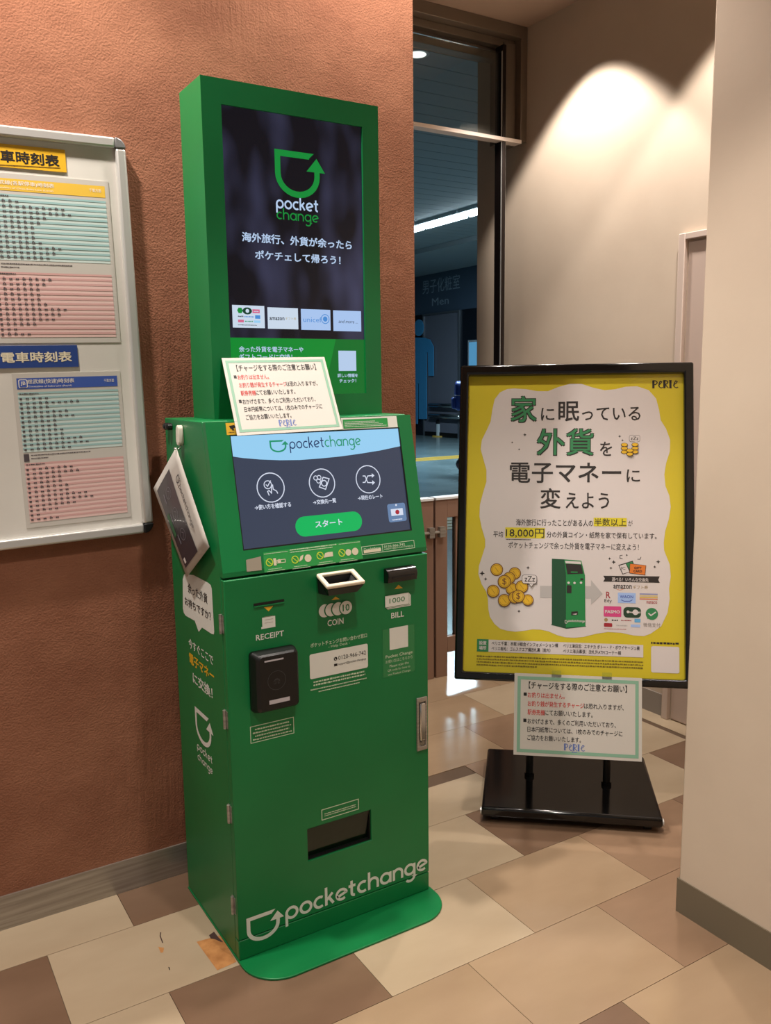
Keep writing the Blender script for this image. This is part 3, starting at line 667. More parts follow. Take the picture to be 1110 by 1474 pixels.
u0, u1 = d.P((471, 585))[0], d.P((761, 540))[0]; v0 = (d.P((473, 646))[1]+d.P((762, 597))[1])/2; v1 = (d.P((471, 525))[1]+d.P((760, 475))[1])/2
d.rrect(u0, u1, v0, v1, .005, WHITEP, 1)
uc = u0+(u1-u0)*.40; d.disc((uc+.006, v0+(v1-v0)*.63), .0052, INK, 2, 16); d.stroke([(uc+.004, v0+(v1-v0)*.68), (uc+.0045, v0+(v1-v0)*.60), (uc+.0085, v0+(v1-v0)*.58)], .0014, WHITEP, 3)
d.fit('0120-966-742', uc+.014, u1-.006, v0+(v1-v0)*.56, v0+(v1-v0)*.73, INK, 2)
d.rect(uc+.001, uc+.011, v0+(v1-v0)*.33, v0+(v1-v0)*.43, INK, 2); d.fit('support@pocket-change.jp', uc+.014, u1-.006, v0+(v1-v0)*.32, v0+(v1-v0)*.44, INK, 2)
for i, (l, r) in enumerate((((490, 667), (745, 620)), ((490, 680), (748, 637))) ): d.FT(l, r, 10, OLIVE, 1, 40+i)
for i, (l, r) in enumerate((((475, 702), (755, 655)), ((515, 712), (720, 674))) ): d.FT(l, r, 7, OLIVE, 1, 44+i)
d.build('help_desk_label', door)
u0, u1 = d.P((176, 930))[0], d.P((391, 880))[0]; v0 = (d.P((178, 970))[1]+d.P((392, 920))[1])/2; v1 = (d.P((175, 890))[1]+d.P((390, 840))[1])/2
d.outline(u0, u1, v0, v1, .0018, OLIVE, 0)
for i in range(4): d.fine(u0+.006+.006*(i % 2), u1-.006-.007*(i % 2), v0+.005+i*(v1-v0-.008)/4, .0045, OLIVE, 0, 50+i)
d.build('reader_label', door)
d.conv = zz7
u0, u1 = d.P((592, 260))[0], d.P((738, 215))[0]; v0 = (d.P((593, 278))[1]+d.P((738, 235))[1])/2; v1 = (d.P((592, 240))[1]+d.P((738, 193))[1])/2
d.outline(u0, u1, v0, v1, .0022, OLIVE, 0); d.fine(u0+.008, u1-.008, v0+.008, .003, OLIVE, 0, 60); d.fine(u0+.008, u1-.008, v0+.0135, .003, OLIVE, 0, 61)
d.build('tray_label', door)
um0, um1 = d.P((288, 700))[0], d.P((434, 680))[0]; vm0 = d.P((340, 763))[1]; vm1 = d.P((293, 672))[1]
d.mark(um0, um1, vm0, vm1, WHITEP, 0)
d.LT('pocketchange', (447, 676), (1012, 478), 50, WHITEP, 0, .22)
d.build('brand_lettering', door)
# --- left side print
d = Decal(FS, zoomer(230, 780, .2376)); YT2 = mat('side_yellow', (226, 178, 38), .5)
d.poly([(140, 225), (141, 400), (146, 428), (158, 447), (213, 478), (237, 545), (257, 519), (315, 557), (328, 560), (331, 545), (316, 285), (310, 262), (295, 248), (205, 201), (150, 195)], WHITEP, 0)
d.T('余った外貨', (173, 312), (291, 372), 58, INK, 1, .01); d.T('お持ちですか？', (156, 392), (313, 470), 52, INK, 1, .01)
d.build('speech_bubble', body)
d.T('今すぐここで', (178, 640), (325, 752), 58, WHITEP, 0, .015); d.T('電子マネー', (182, 748), (331, 838), 62, YT2, 0, .02); d.T('に交換！', (203, 858), (322, 950), 66, WHITEP, 0, .02)
d.build('slogan', body)
a = d.P((219, 1170)); b = d.P((324, 1240)); t0 = d.P((220, 1000))[1]; b0_ = d.P((280, 1245))[1]
d.mark(a[0], b[0], b0_, t0, WHITEP, 0)
d.LT('pocket', (228, 1258), (320, 1340), 30, WHITEP, 0, .22); d.LT('change', (232, 1324), (322, 1402), 28, WHITEP, 0, .2)
d.build('brand_emblem', body)
# --- upper display
BX0, BX1, BZ0, BZ1, BDP = .065, .5643, 1.379, 2.2038, .1545
SX0, SX1, SZ0, SZ1 = .116, .514, 1.437, 2.1448
mb = MB().fframe(FD, (BX0, BX1, BZ0, BZ1), (SX0, SX1, SZ0, SZ1), -.02, 0).box(BX0, BX1, YB+.02, YB+BDP, BZ0, BZ1)
disp = mb.build('display_housing', GREEN, K)
MB().box(BX0+.02, BX1-.02, YB+.02, YB+BDP+.0, 1.374, 1.3805).build('display_foot', BLACKM, K)
# screen picture: dim bluish out-of-focus shapes
PICM = screen_mat('screen_picture', (30, 30, 42), .9)
nt = PICM.node_tree; tc = nt.nodes.new('ShaderNodeTexCoord'); mp = nt.nodes.new('ShaderNodeMapping'); mp.inputs['Scale'].default_value = (5.5, 1, 2.6); nt.links.new(tc.outputs['Object'], mp.inputs[0])
nz = nt.nodes.new('ShaderNodeTexNoise'); nz.inputs['Scale'].default_value = 1.25; nz.inputs['Detail'].default_value = 2; nt.links.new(mp.outputs[0], nz.inputs['Vector'])
cr = nt.nodes.new('ShaderNodeValToRGB'); cr.color_ramp.elements[0].position = .46; cr.color_ramp.elements[1].position = .74
cr.color_ramp.elements[0].color = (*lin((22, 21, 28)), 1); cr.color_ramp.elements[1].color = (*lin((72, 74, 104)), 1)
nt.links.new(nz.outputs['Fac'], cr.inputs[0]); nt.links.new(cr.outputs[0], nt.nodes['Principled BSDF'].inputs['Emission Color'])
FDS = FD.shift(-.006)
ds = MB().fbox(FD, SX0, SX1, SZ0, SZ1, -.018, -.006).build('display_screen', PICM, K)
d = Decal(FDS, zoomer(250, 90, .27928)); VGR = screen_mat('screen_vivid_green', (24, 148, 62), .9); VBL = screen_mat('screen_ice', (190, 214, 246), .95)
d.markbox((522, 686), (765, 478), VGR, 1)
d.LT('pocket', (528, 755), (746, 768), 46, VBL, 1, .2); d.LT('change', (530, 808), (746, 826), 40, VGR, 1, .17)
d.build('brand_emblem', ds)
d.T('海外旅行、外貨が余ったら', (352, 922), (918, 966), 50, VBL, 1, .02); d.T('ポケチェして帰ろう！', (420, 1012), (860, 1045), 48, VBL, 1, .02)
d.build('headline', ds)
d.conv = zoomer(310, 380, .24324)
CARD = screen_mat('screen_cardwhite', (212, 228, 246), .95); CARD2 = screen_mat('screen_cardblue', (176, 206, 250), .95); SG2 = screen_mat('screen_band', (16, 150, 54), .85); SG3 = screen_mat('screen_band_dark', (14, 124, 48), .8)
SINK = screen_mat('screen_ink', (40, 46, 60), .9); SGOLD = screen_mat('screen_gold', (196, 178, 120), .9); SUN = screen_mat('screen_unblue', (80, 150, 226), .9)
for i, (a, c) in enumerate((((98, 242), (293, 380)), ((307, 256), (491, 387)), ((505, 266), (682, 393)), ((696, 274), (863, 400)))): d.box(a, c, CARD if i < 2 else CARD2, 1)
d.T('amazon', (320, 332), (408, 334), 18, SINK, 2, .015); d.T('ギフト券', (413, 330), (478, 333), 16, SGOLD, 2); d.T('unicef', (520, 343), (628, 346), 30, SUN, 2); c = d.P((649, 326)); d.ring(c, .012, .002, SUN, 2, 16); d.disc(c, .007, SUN, 2, 12)
d.T('and more ...', (728, 349), (842, 353), 20, SINK, 2, shear=.2)
c = d.P((145, 275)); d.disc(c, .008, VGR, 2, 6); c = d.P((188, 278)); d.disc(c, .013, screen_mat('screen_deepgreen', (24, 70, 52), .9), 2, 16, ry=.009); d.disc(c, .005, CARD, 3, 10); SPK = screen_mat('screen_pink', (226, 110, 150), .9); d.box((218, 268), (262, 292), SPK, 2); d.FT((226, 284), (254, 284), 6, CARD, 3, 2)
d.FT((133, 314), (165, 315), 9, SINK, 2, 3); d.FT((170, 315), (228, 317), 7, SUN, 2, 4); d.box((234, 303), (265, 325), SUN, 2); d.box((133, 329), (168, 346), SPK, 2); d.FT((174, 343), (222, 345), 8, SGN, 2, 6); d.box((227, 334), (266, 349), SKY, 2); d.FT((133, 360), (245, 368), 5, SINK, 2, 7)
a = d.P((95, 433)); vb = (a[1]+d.P((880, 450))[1])/2
d.rect(SX0, SX1, SZ0, vb, SG2, 1); p1 = d.P((712, 455)); p2 = d.P((640, 765)); d.poly([(p1[0], vb), (SX1, vb), (SX1, SZ0), (p2[0], SZ0)], SG3, 2, px=False)
d.T('余った外貨を電子マネーや', (140, 521), (520, 524), 35, VBL, 2, .015); d.T('ギフトコードに交換！', (140, 568), (455, 568), 36, VBL, 2, .015)
d.box((729, 633), (831, 514), VBL, 3); d.T('詳しい情報を', (722, 669), (842, 673), 23, VBL, 3, .02); d.T('チェック！', (733, 701), (832, 703), 22, VBL, 3, .02)
d.build('display_content', ds)
# --- fittings on the door
a = FF.px(*zz4(191, 278)); b = FF.px(*zz4(343, 262)); vz = (a[1]+b[1])/2
rs = MB().fbox(FF, a[0], b[0], vz-.003, vz+.004, -.002, .0012).build('receipt_slot', BLACKM, K)
add('slot_lip', MB().fbox(FF, a[0], b[0], vz-.0055, vz-.003, 0, .004).v, MB().box(0, 1, 0, 1, 0, 1).f, GREEN, rs)
# coin hopper: white rim round a dark scoop
cx0, cx1 = .246, .356; zb, zf, yf = .984, .962, -.060
HR = Fr((cx0, 0, zb), (1, 0, 0), Vector((0, -.0, 0))+Vector((0, yf, zf-zb)))
rl = math.hypot(yf, zf-zb); wd = cx1-cx0
MB().fframe(HR, (0, wd, 0, rl), (.012, wd-.012, .008, rl-.012), -.007, .004).build('coin_rim', mat('ivory_plastic', (226, 214, 190), .35), K, bevel=.004, seg=3)
hp = add('coin_hopper', [(cx0+.003, 0, zb-.004), (cx1-.003, 0, zb-.004), (cx1-.003, yf+.003, zf-.004), (cx0+.003, yf+.003, zf-.004), (cx0+.006, 0, .937), (cx1-.006, 0, .937), (cx1-.014, yf+.018, .938), (cx0+.014, yf+.018, .938),
      (cx0+.012, -.006, zb-.006), (cx1-.012, -.006, zb-.006), (cx1-.012, yf+.012, zf-.002), (cx0+.012, yf+.012, zf-.002), (cx0+.03, -.006, .95), (cx1-.03, -.006, .95), (cx1-.03, yf+.035, .95), (cx0+.03, yf+.035, .95)],
      [(0, 3, 7, 4), (3, 2, 6, 7), (2, 1, 5, 6), (4, 7, 6, 5), (0, 4, 5, 1), (0, 1, 9, 8), (1, 2, 10, 9), (2, 3, 11, 10), (3, 0, 8, 11), (8, 9, 13, 12), (9, 10, 14, 13), (10, 11, 15, 14), (11, 8, 12, 15), (12, 13, 14, 15)], BLACKM, K)
# bill mouth
bx0, bx1, bz0, bz1 = .447, .5395, .937, .978
bm_ = MB()
prof = [(0, bz1), (-.012, bz1), (-.024, bz1-.010), (-.026, bz1-.020), (-.022, bz0+.004), (0, bz0)]
k = len(prof)
bill = add('bill_mouth', [(x, y, z) for x in (bx0, bx1) for y, z in prof], [tuple(range(k)), tuple(range(2*k-1, k-1, -1))]+[(i, k+i, k+(i+1) % k, (i+1) % k) for i in range(k)], BLACKG, K, bevel=.002)
MB().box(bx0+.012, bx1-.012, -.0275, -.02, .9535, .957).build('bill_slit', BLACKM, bill)
# card reader: raised block with sloping sides
rx0, rx1, rz0, rz1 = .056, .179, .662, .817
add_v = []
def rr(x0, x1, z0, z1, r, y): return [(p[0], y, p[1]) for cx, cz, a in ((x1-r, z0+r, -90), (x1-r, z1-r, 0), (x0+r, z1-r, 90), (x0+r, z0+r, 180)) for p in arc(cx, cz, r, a, a+90, n=5)]
rings_ = [rr(rx0, rx1, rz0, rz1, .010, 0), rr(rx0, rx1, rz0, rz1, .010, -.010), rr(rx0+.006, rx1-.004, rz0+.005, rz1-.004, .011, -.030), rr(rx0+.014, rx1-.009, rz0+.010, rz1-.008, .010, -.036)]
k = len(rings_[0]); vs = [v for R_ in rings_ for v in R_]; fs = []
for i in range(3):
    for j in range(k): fs.append((i*k+j, i*k+(j+1) % k, (i+1)*k+(j+1) % k, (i+1)*k+j))
fs.append(tuple(range(3*k, 4*k)))
reader = add('card_reader', vs, fs, BLACKM, K)
FRD = Fr((0, -.036, 0), (1, 0, 0), (0, 0, 1)); d = Decal(FRD, zz4)
LG = mat('reader_mark', (188, 184, 190), .4); LG2 = mat('reader_ring', (70, 70, 72), .4)
a = d.P((245, 562)); b = d.P((340, 549)); vz = (a[1]+b[1])/2; d.rect(a[0], b[0], vz-.002, vz+.002, LG, 0)
d.build('reader_slot', reader)
c = d.P((307, 656)); d.ring(c, .024, .0009, LG2, 0, 32); d.stroke(arc(c[0], c[1]-.004, .008, 0, 180, n=8), .0012, LG2, 0); d.stroke([(c[0]-.008, c[1]-.008), (c[0]-.003, c[1]-.008), (c[0]-.003, c[1]+.002), (c[0]+.003, c[1]+.002), (c[0]+.003, c[1]-.008), (c[0]+.008, c[1]-.008)], .001, LG2, 0)
d.build('reader_print', reader)
a = d.P((270, 778)); b = d.P((372, 757)); vz = (a[1]+b[1])/2; d.rect(a[0], b[0], vz, vz+.0105, LG, 0)
d.build('reader_light', reader)
# lock handle
a = FF.px(*zz4(1003, 876)); b = FF.px(*zz4(1054, 866)); z1_ = FF.px(*zz4(1028, 740))[1]; z0_ = FF.px(*zz4(1028, 1002))[1]
lock = MB().fframe(FF, (a[0], b[0], z0_, z1_), (a[0]+.006, b[0]-.006, z0_+.012, z1_-.012), -.001, .006).fbox(FF, a[0]+.004, b[0]-.004, z0_+.01, z1_-.01, -.001, .001).build('lock_plate', STEEL, K, bevel=.002)
MB().fbox(FF, a[0]+.008, b[0]-.008, z0_+.03, z1_-.016, .001, .010).build('lock_paddle', CHROME, lock, bevel=.003)
um = (a[0]+b[0])/2; MB().tube([(um, -.001, z0_+.022), (um, -.007, z0_+.022)], .006, 14).build('lock_cylinder', CHROME, lock)
# black plugs near the top of the left side
for yy in (.360, .338): MB().tube([(0, yy, 1.358), (-.012, yy, 1.358), (-.016, yy, 1.358)], [.0095, .0095, .005], 12).build('cable_plug', BLACKM, K, smooth=False)

# ------------------------------------------------------------------ hook and laminated card hung on the machine's side
hk = thing('adhesive_hook', (-.001, .252, 1.325), 'white stick-on hook on the side of the green machine', 'hook')
pts = arc(0, 0, .011, 0, 180, n=8)+[(-.011, -.03)]+arc(0, -.03, .011, 180, 360, n=8)
Fh = Fr((0, .252, 1.354), (0, -1, 0), (0, 0, 1)); MB().fprism(Fh, pts, 0, .014).build('pad', mat('hook_white', (226, 218, 204), .35), hk, bevel=.003, seg=3)
MB().tube([(-.006, .252, 1.316), (-.008, .252, 1.306), (-.018, .252, 1.302), (-.024, .252, 1.308)], .0022, 8).build('hook_wire', CHROME, hk, smooth=True)
top, lef, bot, rig = Vector((-.018, .254, 1.309)), Vector((-.032, .424, 1.187)), Vector((-.019, .216, .974)), Vector((-.014, .050, 1.080))
card = thing('hanging_card', top, 'laminated sheet of screen pictures hanging by one corner from the hook', 'sheet')
# sheet frame: long side runs top -> right, short side top -> left; portrait content turned
ul = (rig-top); sl = (lef-top)
def cp(a, b, n=0):   # a along the long side, b along the short side; a soft crease across the middle
    p = top+ul*a+sl*b+(bot-rig-sl)*(a*b)
    return p+Vector((-1, 0, 0))*(n+.004*math.sin(math.pi*a)*math.sin(math.pi*b))
def card_patch(a0, a1, b0, b1, n, N=8):
    vs = [cp(a0+(a1-a0)*i/N, b0+(b1-b0)*j/N, n) for i in range(N+1) for j in range(N+1)]
    fs = [(i*(N+1)+j, i*(N+1)+j+1, (i+1)*(N+1)+j+1, (i+1)*(N+1)+j) for i in range(N) for j in range(N)]; return vs, fs
mb = MB(); mb.add(*card_patch(0, 1, 0, 1, 0)); sh = mb.build('sheet', PAPER, card, smooth=True)
so = sh.modifiers.new('thick', 'SOLIDIFY'); so.thickness = .0006
mb = MB(); mb.add(*card_patch(.07, .93, .36, .91, .0012), 0)
CDK = mat('card_dark', (48, 44, 52), .4, coat=.3)
def card_line(pts, wd, mi, n=.002):
    P = [Vector(p) for p in pts]
    for p, q_ in zip(P, P[1:]):
        t = (q_-p).normalized(); nn = Vector((-t.y*.7, t.x*1.4))*wd
        mb.add([cp(*(p+nn), n), cp(*(q_+nn), n), cp(*(q_-nn), n), cp(*(p-nn), n)], [(0, 1, 2, 3)], mi)
for ca in (.24, .46, .68):
    card_line([(ca+.055*math.cos(t*.4488), .58+.085*math.sin(t*.4488)) for t in range(15)], .004, 1); card_line([(ca-.03, .60), (ca, .54), (ca+.035, .62)], .004, 1); card_line([(ca-.05, .74), (ca+.05, .74)], .01, 1)
mb.add([cp(.38, .78, .002), cp(.62, .78, .002), cp(.62, .87, .002), cp(.38, .87, .002)], [(0, 1, 2, 3)], 2)
mb.add([cp(.85, .80, .002), cp(.90, .80, .002), cp(.90, .86, .002), cp(.85, .86, .002)], [(0, 1, 2, 3)], 3)
mb.build('print', [CDK, mat('card_line_grey', (120, 116, 124), .5), mat('card_green', (44, 96, 58), .5), mat('card_white', (214, 206, 200), .5), mat('card_ink', (52, 52, 56), .5)], card)

Fc = Fr(cp(0, 0), ul, -sl); vv_ = (-sl).dot(Fc.v)
dc = Decal(Fc.shift(.004)); ci = mat('card_ink', (52, 52, 56), .5); Lc = ul.length
dc.mark(.22*Lc, .29*Lc, -.25*sl.length, -.13*sl.length, ci, 0); dc.logo('pocketchange', .31*Lc, .74*Lc, -.23*sl.length, .011, ci, 0, .17)
dc.build('heading', card)

# ------------------------------------------------------------------ laminated notices with the same text
RED = mat('notice_red', (196, 62, 58), .55); BLU = mat('notice_blue', (92, 112, 168), .55); FRG = mat('notice_frame_green', (126, 168, 144), .5)
def perie(d, u0, u1, v0, v1, M, layer=1):
    W, H = u1-u0, v1-v0; q = lambda x, y: (u0+x*W, v0+y*H); t = .05*W
    d.stroke([q(.03, 0), q(.03, 1)], t*1.7, M, layer); d.stroke([q(0, .97)]+[q(.05+.13*math.sin(a*.3142), .72+.26*math.cos(a*.3142)) for a in range(0, 11)], t*.75, M, layer)
    d.stroke([q(.22, .35), q(.32, .62), q(.36, .8), q(.30, .9), q(.25, .6), q(.26, .2), q(.33, .03), q(.40, .12)], t*.7, M, layer)
    d.stroke([q(.46, 0), q(.46, 1)], t*1.7, M, layer); d.stroke([q(.42, .97)]+[q(.48+.12*math.sin(a*.3142), .74+.24*math.cos(a*.3142)) for a in range(0, 11)]+[q(.62, .02)], t*.75, M, layer)
    d.stroke([q(.70, 0), q(.70, 1)], t*1.7, M, layer); d.stroke([q(.65, .98), q(.75, .98)], t*.5, M, layer); d.stroke([q(.65, .02), q(.75, .02)], t*.5, M, layer)
    d.stroke([q(.80, .35), q(.92, .62), q(.97, .8), q(.91, .92), q(.84, .6), q(.84, .2), q(.92, .03), q(1., .14)], t*.7, M, layer)
def notice_print(F, Wd, Hd):
    d = Decal(F); X = lambda a: a*Wd; Y = lambda b: b*Hd
    fw_ = .026*Wd; i0, i1, j0, j1 = X(.025), X(.975), Y(.035), Y(.965)
    for r in ((i0, i1, j0, j0+fw_), (i0, i1, j1-fw_, j1), (i0, i0+fw_, j0+fw_, j1-fw_), (i1-fw_, i1, j0+fw_, j1-fw_)): d.rect(*r, FRG, 0)
    d.fit('【チャージをする際のご注意とお願い】', X(.115), X(.885), Y(.815), Y(.905), INK, 0, .01)
    hh = .068
    def ln(segs, x0, x1, y):
        tot = sum(len(s) for s, _ in segs); u = x0
        for s, M in segs:
            e = u+(x1-x0)*len(s)/tot; d.fit(s, X(u), X(e), Y(y), Y(y+hh), M, 0, .008); u = e
    d.rect(X(.075), X(.1), Y(.725), Y(.765), INK, 0); ln([('お釣りは出ません。', RED)], .108, .40, .705)
    ln([('お釣り銭が発生するチャージ', RED), ('は恐れ入りますが、', INK)], .108, .86, .60)
    ln([('駅券売機', RED), ('にてお願いいたします。', INK)], .108, .62, .495)
    d.rect(X(.075), X(.1), Y(.405), Y(.445), INK, 0); ln([('おかげさまで、多くのご利用いただいており、', INK)], .108, .80, .385)
    ln([('日本円紙幣については、1枚のみでのチャージに', INK)], .108, .85, .285)
    ln([('ご協力をお願いいたします。', INK)], .108, .53, .185)
    perie(d, X(.40), X(.56), Y(.085), Y(.165), BLU, 0); d.fine(X(.46), X(.50), Y(.06), Y(.018), BLU, 0, 5)
    return d
# A4 notice leaning on the display, foot on the sloping cover
def yp(px, py, y): return on_plane(px, py, Vector((0, y, 0)), Vector((0, 1, 0)))
nb = (yp(341.6, 627, .058)); nbr = yp(492, 617, .058); ntl = yp(317.3, 514.3, .186); ntr = yp(466.9, 513.8, .186)
FN = Fr(nb, (nbr-nb)+(ntr-ntl), ((ntl-nb)+(ntr-nbr))*.5)
hN = ((ntl-nb).length+(ntr-nbr).length)/2; wN = ((nbr-nb).length+(ntr-ntl).length)/2
print('notice', nb, nbr, ntl, ntr, hN, wN)
kn = thing('notice_sheet', nb, 'laminated green-bordered notice propped against the upper screen of the green machine', 'notice')
MB().fbox(FN, 0, wN, 0, hN, -.0012, 0).build('sheet', PAPER, kn)
notice_print(FN, wN, hN).build('print', kn)

# ================================================================== POSTER STAND
SU = Vector((.7573, -.653, 0)).normalized(); SVv = Vector((.164, .1884, .9683)).normalized(); SB = Vector((.9443, .3127, .509))
FP = Fr(SB, SU, SVv)
flat = Vector((-SU.y*-1, 0, 0))
back = Vector((.653, .7573, 0)).normalized()
ST = thing('poster_stand', (1.335, .215, 0), 'black framed poster stand with a yellow and white poster beside the pillar', 'poster stand')
PWd, PHt = .71, 1.0044
O_ = (-.028, PWd+.03, -.027, PHt+.034)
MB().fframe(FP, O_, (0, PWd, 0, PHt), -.004, .024).build('frame', BLACKG, ST, bevel=.007, seg=4)
MB().fbox(FP, O_[0]+.004, O_[1]-.004, O_[2]+.004, O_[3]-.004, -.026, -.004).build('back_panel', BLACKM, ST, bevel=.003)
POY = mat('poster_yellow', (196, 178, 26), .45, coat=.6, coat_rough=.04); POW = mat('poster_white', (202, 194, 192), .5, coat=.6, coat_rough=.04)
post = MB().fbox(FP, 0, PWd, 0, PHt, -.004, .0).build('poster', POY, ST)
d = Decal(FP, zoomer(640, 510, 1/3)); PK = mat('poster_ink', (36, 30, 28), .5); PG = mat('poster_green', (44, 122, 74), .5); PH = mat('poster_highlight', (204, 190, 40), .5)
z8 = lambda x, y: ((x-640)*3, (y-510)*3)
cl = [(205, 240), (215, 195), (238, 165), (270, 150), (300, 148), (350, 151), (400, 160), (445, 160), (490, 142), (540, 128), (590, 128), (640, 145), (690, 156), (735, 152), (780, 141), (830, 139), (880, 156), (912, 192), (925, 240), (932, 285), (955, 322), (973, 370), (972, 420), (956, 470), (948, 520), (953, 570), (970, 612), (976, 660), (968, 712), (952, 765), (946, 815)]
cl += [z8(*q) for q in [(956, 793), (964, 813), (965.5, 830), (963, 848), (964, 862), (961, 882), (951.7, 902), (936.4, 912.6), (927, 916), (912, 915), (893.5, 911), (875, 910), (858, 912.5), (840, 917), (827, 918.2), (814, 917.5), (802.5, 914.6), (789.5, 908.9), (778, 906.4), (766.5, 906), (755, 908), (742, 909.3), (730.4, 908), (720.3, 905.3), (711.7, 898), (705.2, 888), (703, 876.5), (702.3, 862), (700, 852), (693, 840.4), (688.6, 826), (689.4, 814.5), (693.7, 801.5)]]
cl += [(175, 830), (175, 800), (160, 750), (150, 700), (152, 650), (165, 600), (180, 550), (180, 500), (166, 450), (155, 410), (160, 370), (180, 330), (198, 290)]
d.poly(cl, POW, 0)
for t, l, r, h in (('家', (283, 297), (398, 297), 118), ('外貨', (395, 440), (645, 440), 120)):
    d.T(t, l, r, h, PK, 1, .035); a, b = d.P((l[0]+3, l[1]-4)), d.P((r[0]-3, r[1]-4)); d.T(t, (l[0]+3, l[1]-4), (r[0]-3, r[1]-4), h-7, PG, 2, .008)
for t, l, r, h, bo in (('に', (415, 287), (473, 287), 55, .008), ('眠', (490, 290), (580, 290), 86, .012), ('っている', (592, 287), (845, 287), 58, .008), ('を', (670, 440), (722, 440), 62, .008), ('電子マネー', (280, 557), (762, 557), 88, .012), ('に', (785, 553), (843, 553), 55, .008), ('変', (412, 667), (500, 667), 88, .012), ('えよう', (522, 667), (710, 667), 68, .008)): d.T(t, l, r, h, PK, 1, bo)
d.T('海外旅行に行ったことがある人の', (308, 741), (640, 744), 29, PK, 1, .008); d.box((643, 743), (786, 708), PH, 1); d.T('半数以上', (646, 741), (784, 743), 32, PK, 2, .005); d.T('が', (792, 742), (812, 743), 24, PK, 1)
d.conv = zoomer(640, 720, 1/3)
d.T('平均', (210, 160), (252, 160), 26, PK, 1, .005); d.box((261, 163), (433, 120), PH, 1); d.T('18,000円', (264, 162), (430, 164), 40, PK, 2, .005); d.FT((265, 172), (372, 172), 4, PK, 1, 1)
d.T('分の外貨コイン・紙幣を家で保有しています。', (440, 162), (915, 170), 27, PK, 1, .006); d.T('ポケットチェンジで余った外貨を電子マネーに変えよう！', (275, 209), (838, 218), 29, PK, 1, .006)
CO = mat('poster_coin_edge', (112, 70, 30), .5); CG = mat('poster_coin', (214, 170, 36), .5)
lay = 1
for x, y, r, dol in ((225, 300, .0215, 0), (303, 316, .0205, 0), (279, 336, .0205, 0), (290, 383, .0205, 0), (258, 352, .0225, 1), (333, 374, .0215, 0), (210, 393, .0215, 0), (258, 433, .0215, 0), (302, 420, .0205, 0), (359, 431, .019, 0), (318, 415, .0215, 1)):
    c = d.P((x, y)); d.disc(c, r, CO, lay); d.disc(c, r*.86, CG, lay+1); d.ring(c, r*.72, .0008, CO, lay+2, 20)
    if dol: d.fit('$', c[0]-.007, c[0]+.007, c[1]-.012, c[1]+.012, CO, lay+2)
    else: d.stroke([(c[0]-.006, c[1]+.008), (c[0]+.006, c[1]-.008)], .0008, CO, lay+2)
    lay += 1
(u0, v1), (u1, v0) = d.P((334, 322)), d.P((398, 362)); d.rrect(u0, u1, v0, v1, .008, PK, lay); d.rrect(u0+.0012, u1-.0012, v0+.0012, v1-.0012, .007, POW, lay+1); d.poly([(365, 361), (374, 376), (384, 361)], POW, lay+1); d.stroke([d.P(q) for q in [(365, 362), (374, 376), (384, 362)]], .0012, PK, lay+1); d.T('zZz', (345, 352), (390, 352), 24, PK, lay+2)
for q, r in (((162, 316), .009), ((177, 340), .006), ((360, 292), .006), ((321, 480), .006), ((712, 253), .005), ((730, 268), .007), ((718, 294), .005), ((922, 267), .007), ((907, 289), .005), ((786, 238), .004)): d.spark(q, r, PK, 1)
PA = mat('poster_arrow', (170, 166, 164), .5); d.poly([(412, 370), (632, 372), (632, 345), (682, 405), (632, 452), (632, 425), (412, 422)], PA, 1)
KS = mat('poster_machine_side', (18, 70, 42), .5); KF = mat('poster_machine_front', (26, 122, 62), .5)
d.poly([(463, 253), (516, 256), (524, 322), (524, 551), (463, 540)], KS, 2); d.poly([(516, 256), (590, 262), (606, 326), (608, 545), (524, 551), (524, 322)], KF, 3)
d.poly([(520, 262), (587, 266), (590, 277), (522, 273)], POW, 4); d.poly([(522, 275), (590, 279), (598, 318), (530, 320)], PK, 4); d.box((545, 314), (574, 309), KF, 5)
d.rbox((527, 402), (548, 368), .003, PK, 4); d.box((586, 346), (599, 338), PK, 4); d.poly([(547, 482), (575, 480), (575, 495), (547, 498)], PK, 4); d.poly([(552, 493), (572, 489), (568, 495)], POW, 5)
for q in ((535, 357), (561, 358), (589, 357)): d.disc(d.P(q), .004, POW, 4, 10)
d.markbox((519, 533), (531, 519), POW, 4); d.LT('pocketchange', (533, 528), (606, 525), 7, POW, 4, .2); d.poly([(458, 538), (463, 536), (524, 549), (608, 543), (612, 546), (526, 556)], KS, 1)
OR = mat('poster_orange', (206, 112, 40), .5); d.poly([(750, 281), (812, 262), (824, 302), (768, 322)], PK, 1); d.poly([(754, 284), (782, 276), (798, 310), (770, 318)], POW, 2); d.poly([(783, 274), (810, 266), (818, 290), (800, 304)], PG, 2); d.T('IC', (762, 302), (780, 299), 12, PK, 3)
d.poly([(800, 274), (870, 282), (866, 325), (797, 316)], PK, 3); d.poly([(801, 276), (868, 283), (864, 323), (799, 315)], OR, 4); d.T('GIFT', (818, 297), (850, 300), 10, PK, 5, .02); d.T('CARD', (815, 311), (852, 314), 10, PK, 5, .02)
d.stroke([d.P(q) for q in [(768, 238), (757, 240), (757, 252), (768, 252)]], .0018, PK, 1); d.stroke([d.P(q) for q in [(832, 256), (844, 256), (848, 246)]], .0018, PK, 1)
d.poly([(685, 327), (929, 330), (922, 344), (929, 358), (685, 352), (692, 340)], PK, 1); d.T('選べる！いろんな交換先', (722, 351), (880, 354), 17, POW, 2, .01)
d.T('amazon', (729, 383), (808, 384), 17, PK, 1, .015); d.stroke([d.P((742, 384)), d.P((757, 389)), d.P((772, 384))], .0012, OR, 1); GLD = mat('poster_gold', (150, 126, 84), .5); d.T('ギフト券', (813, 384), (878, 385), 16, GLD, 1)
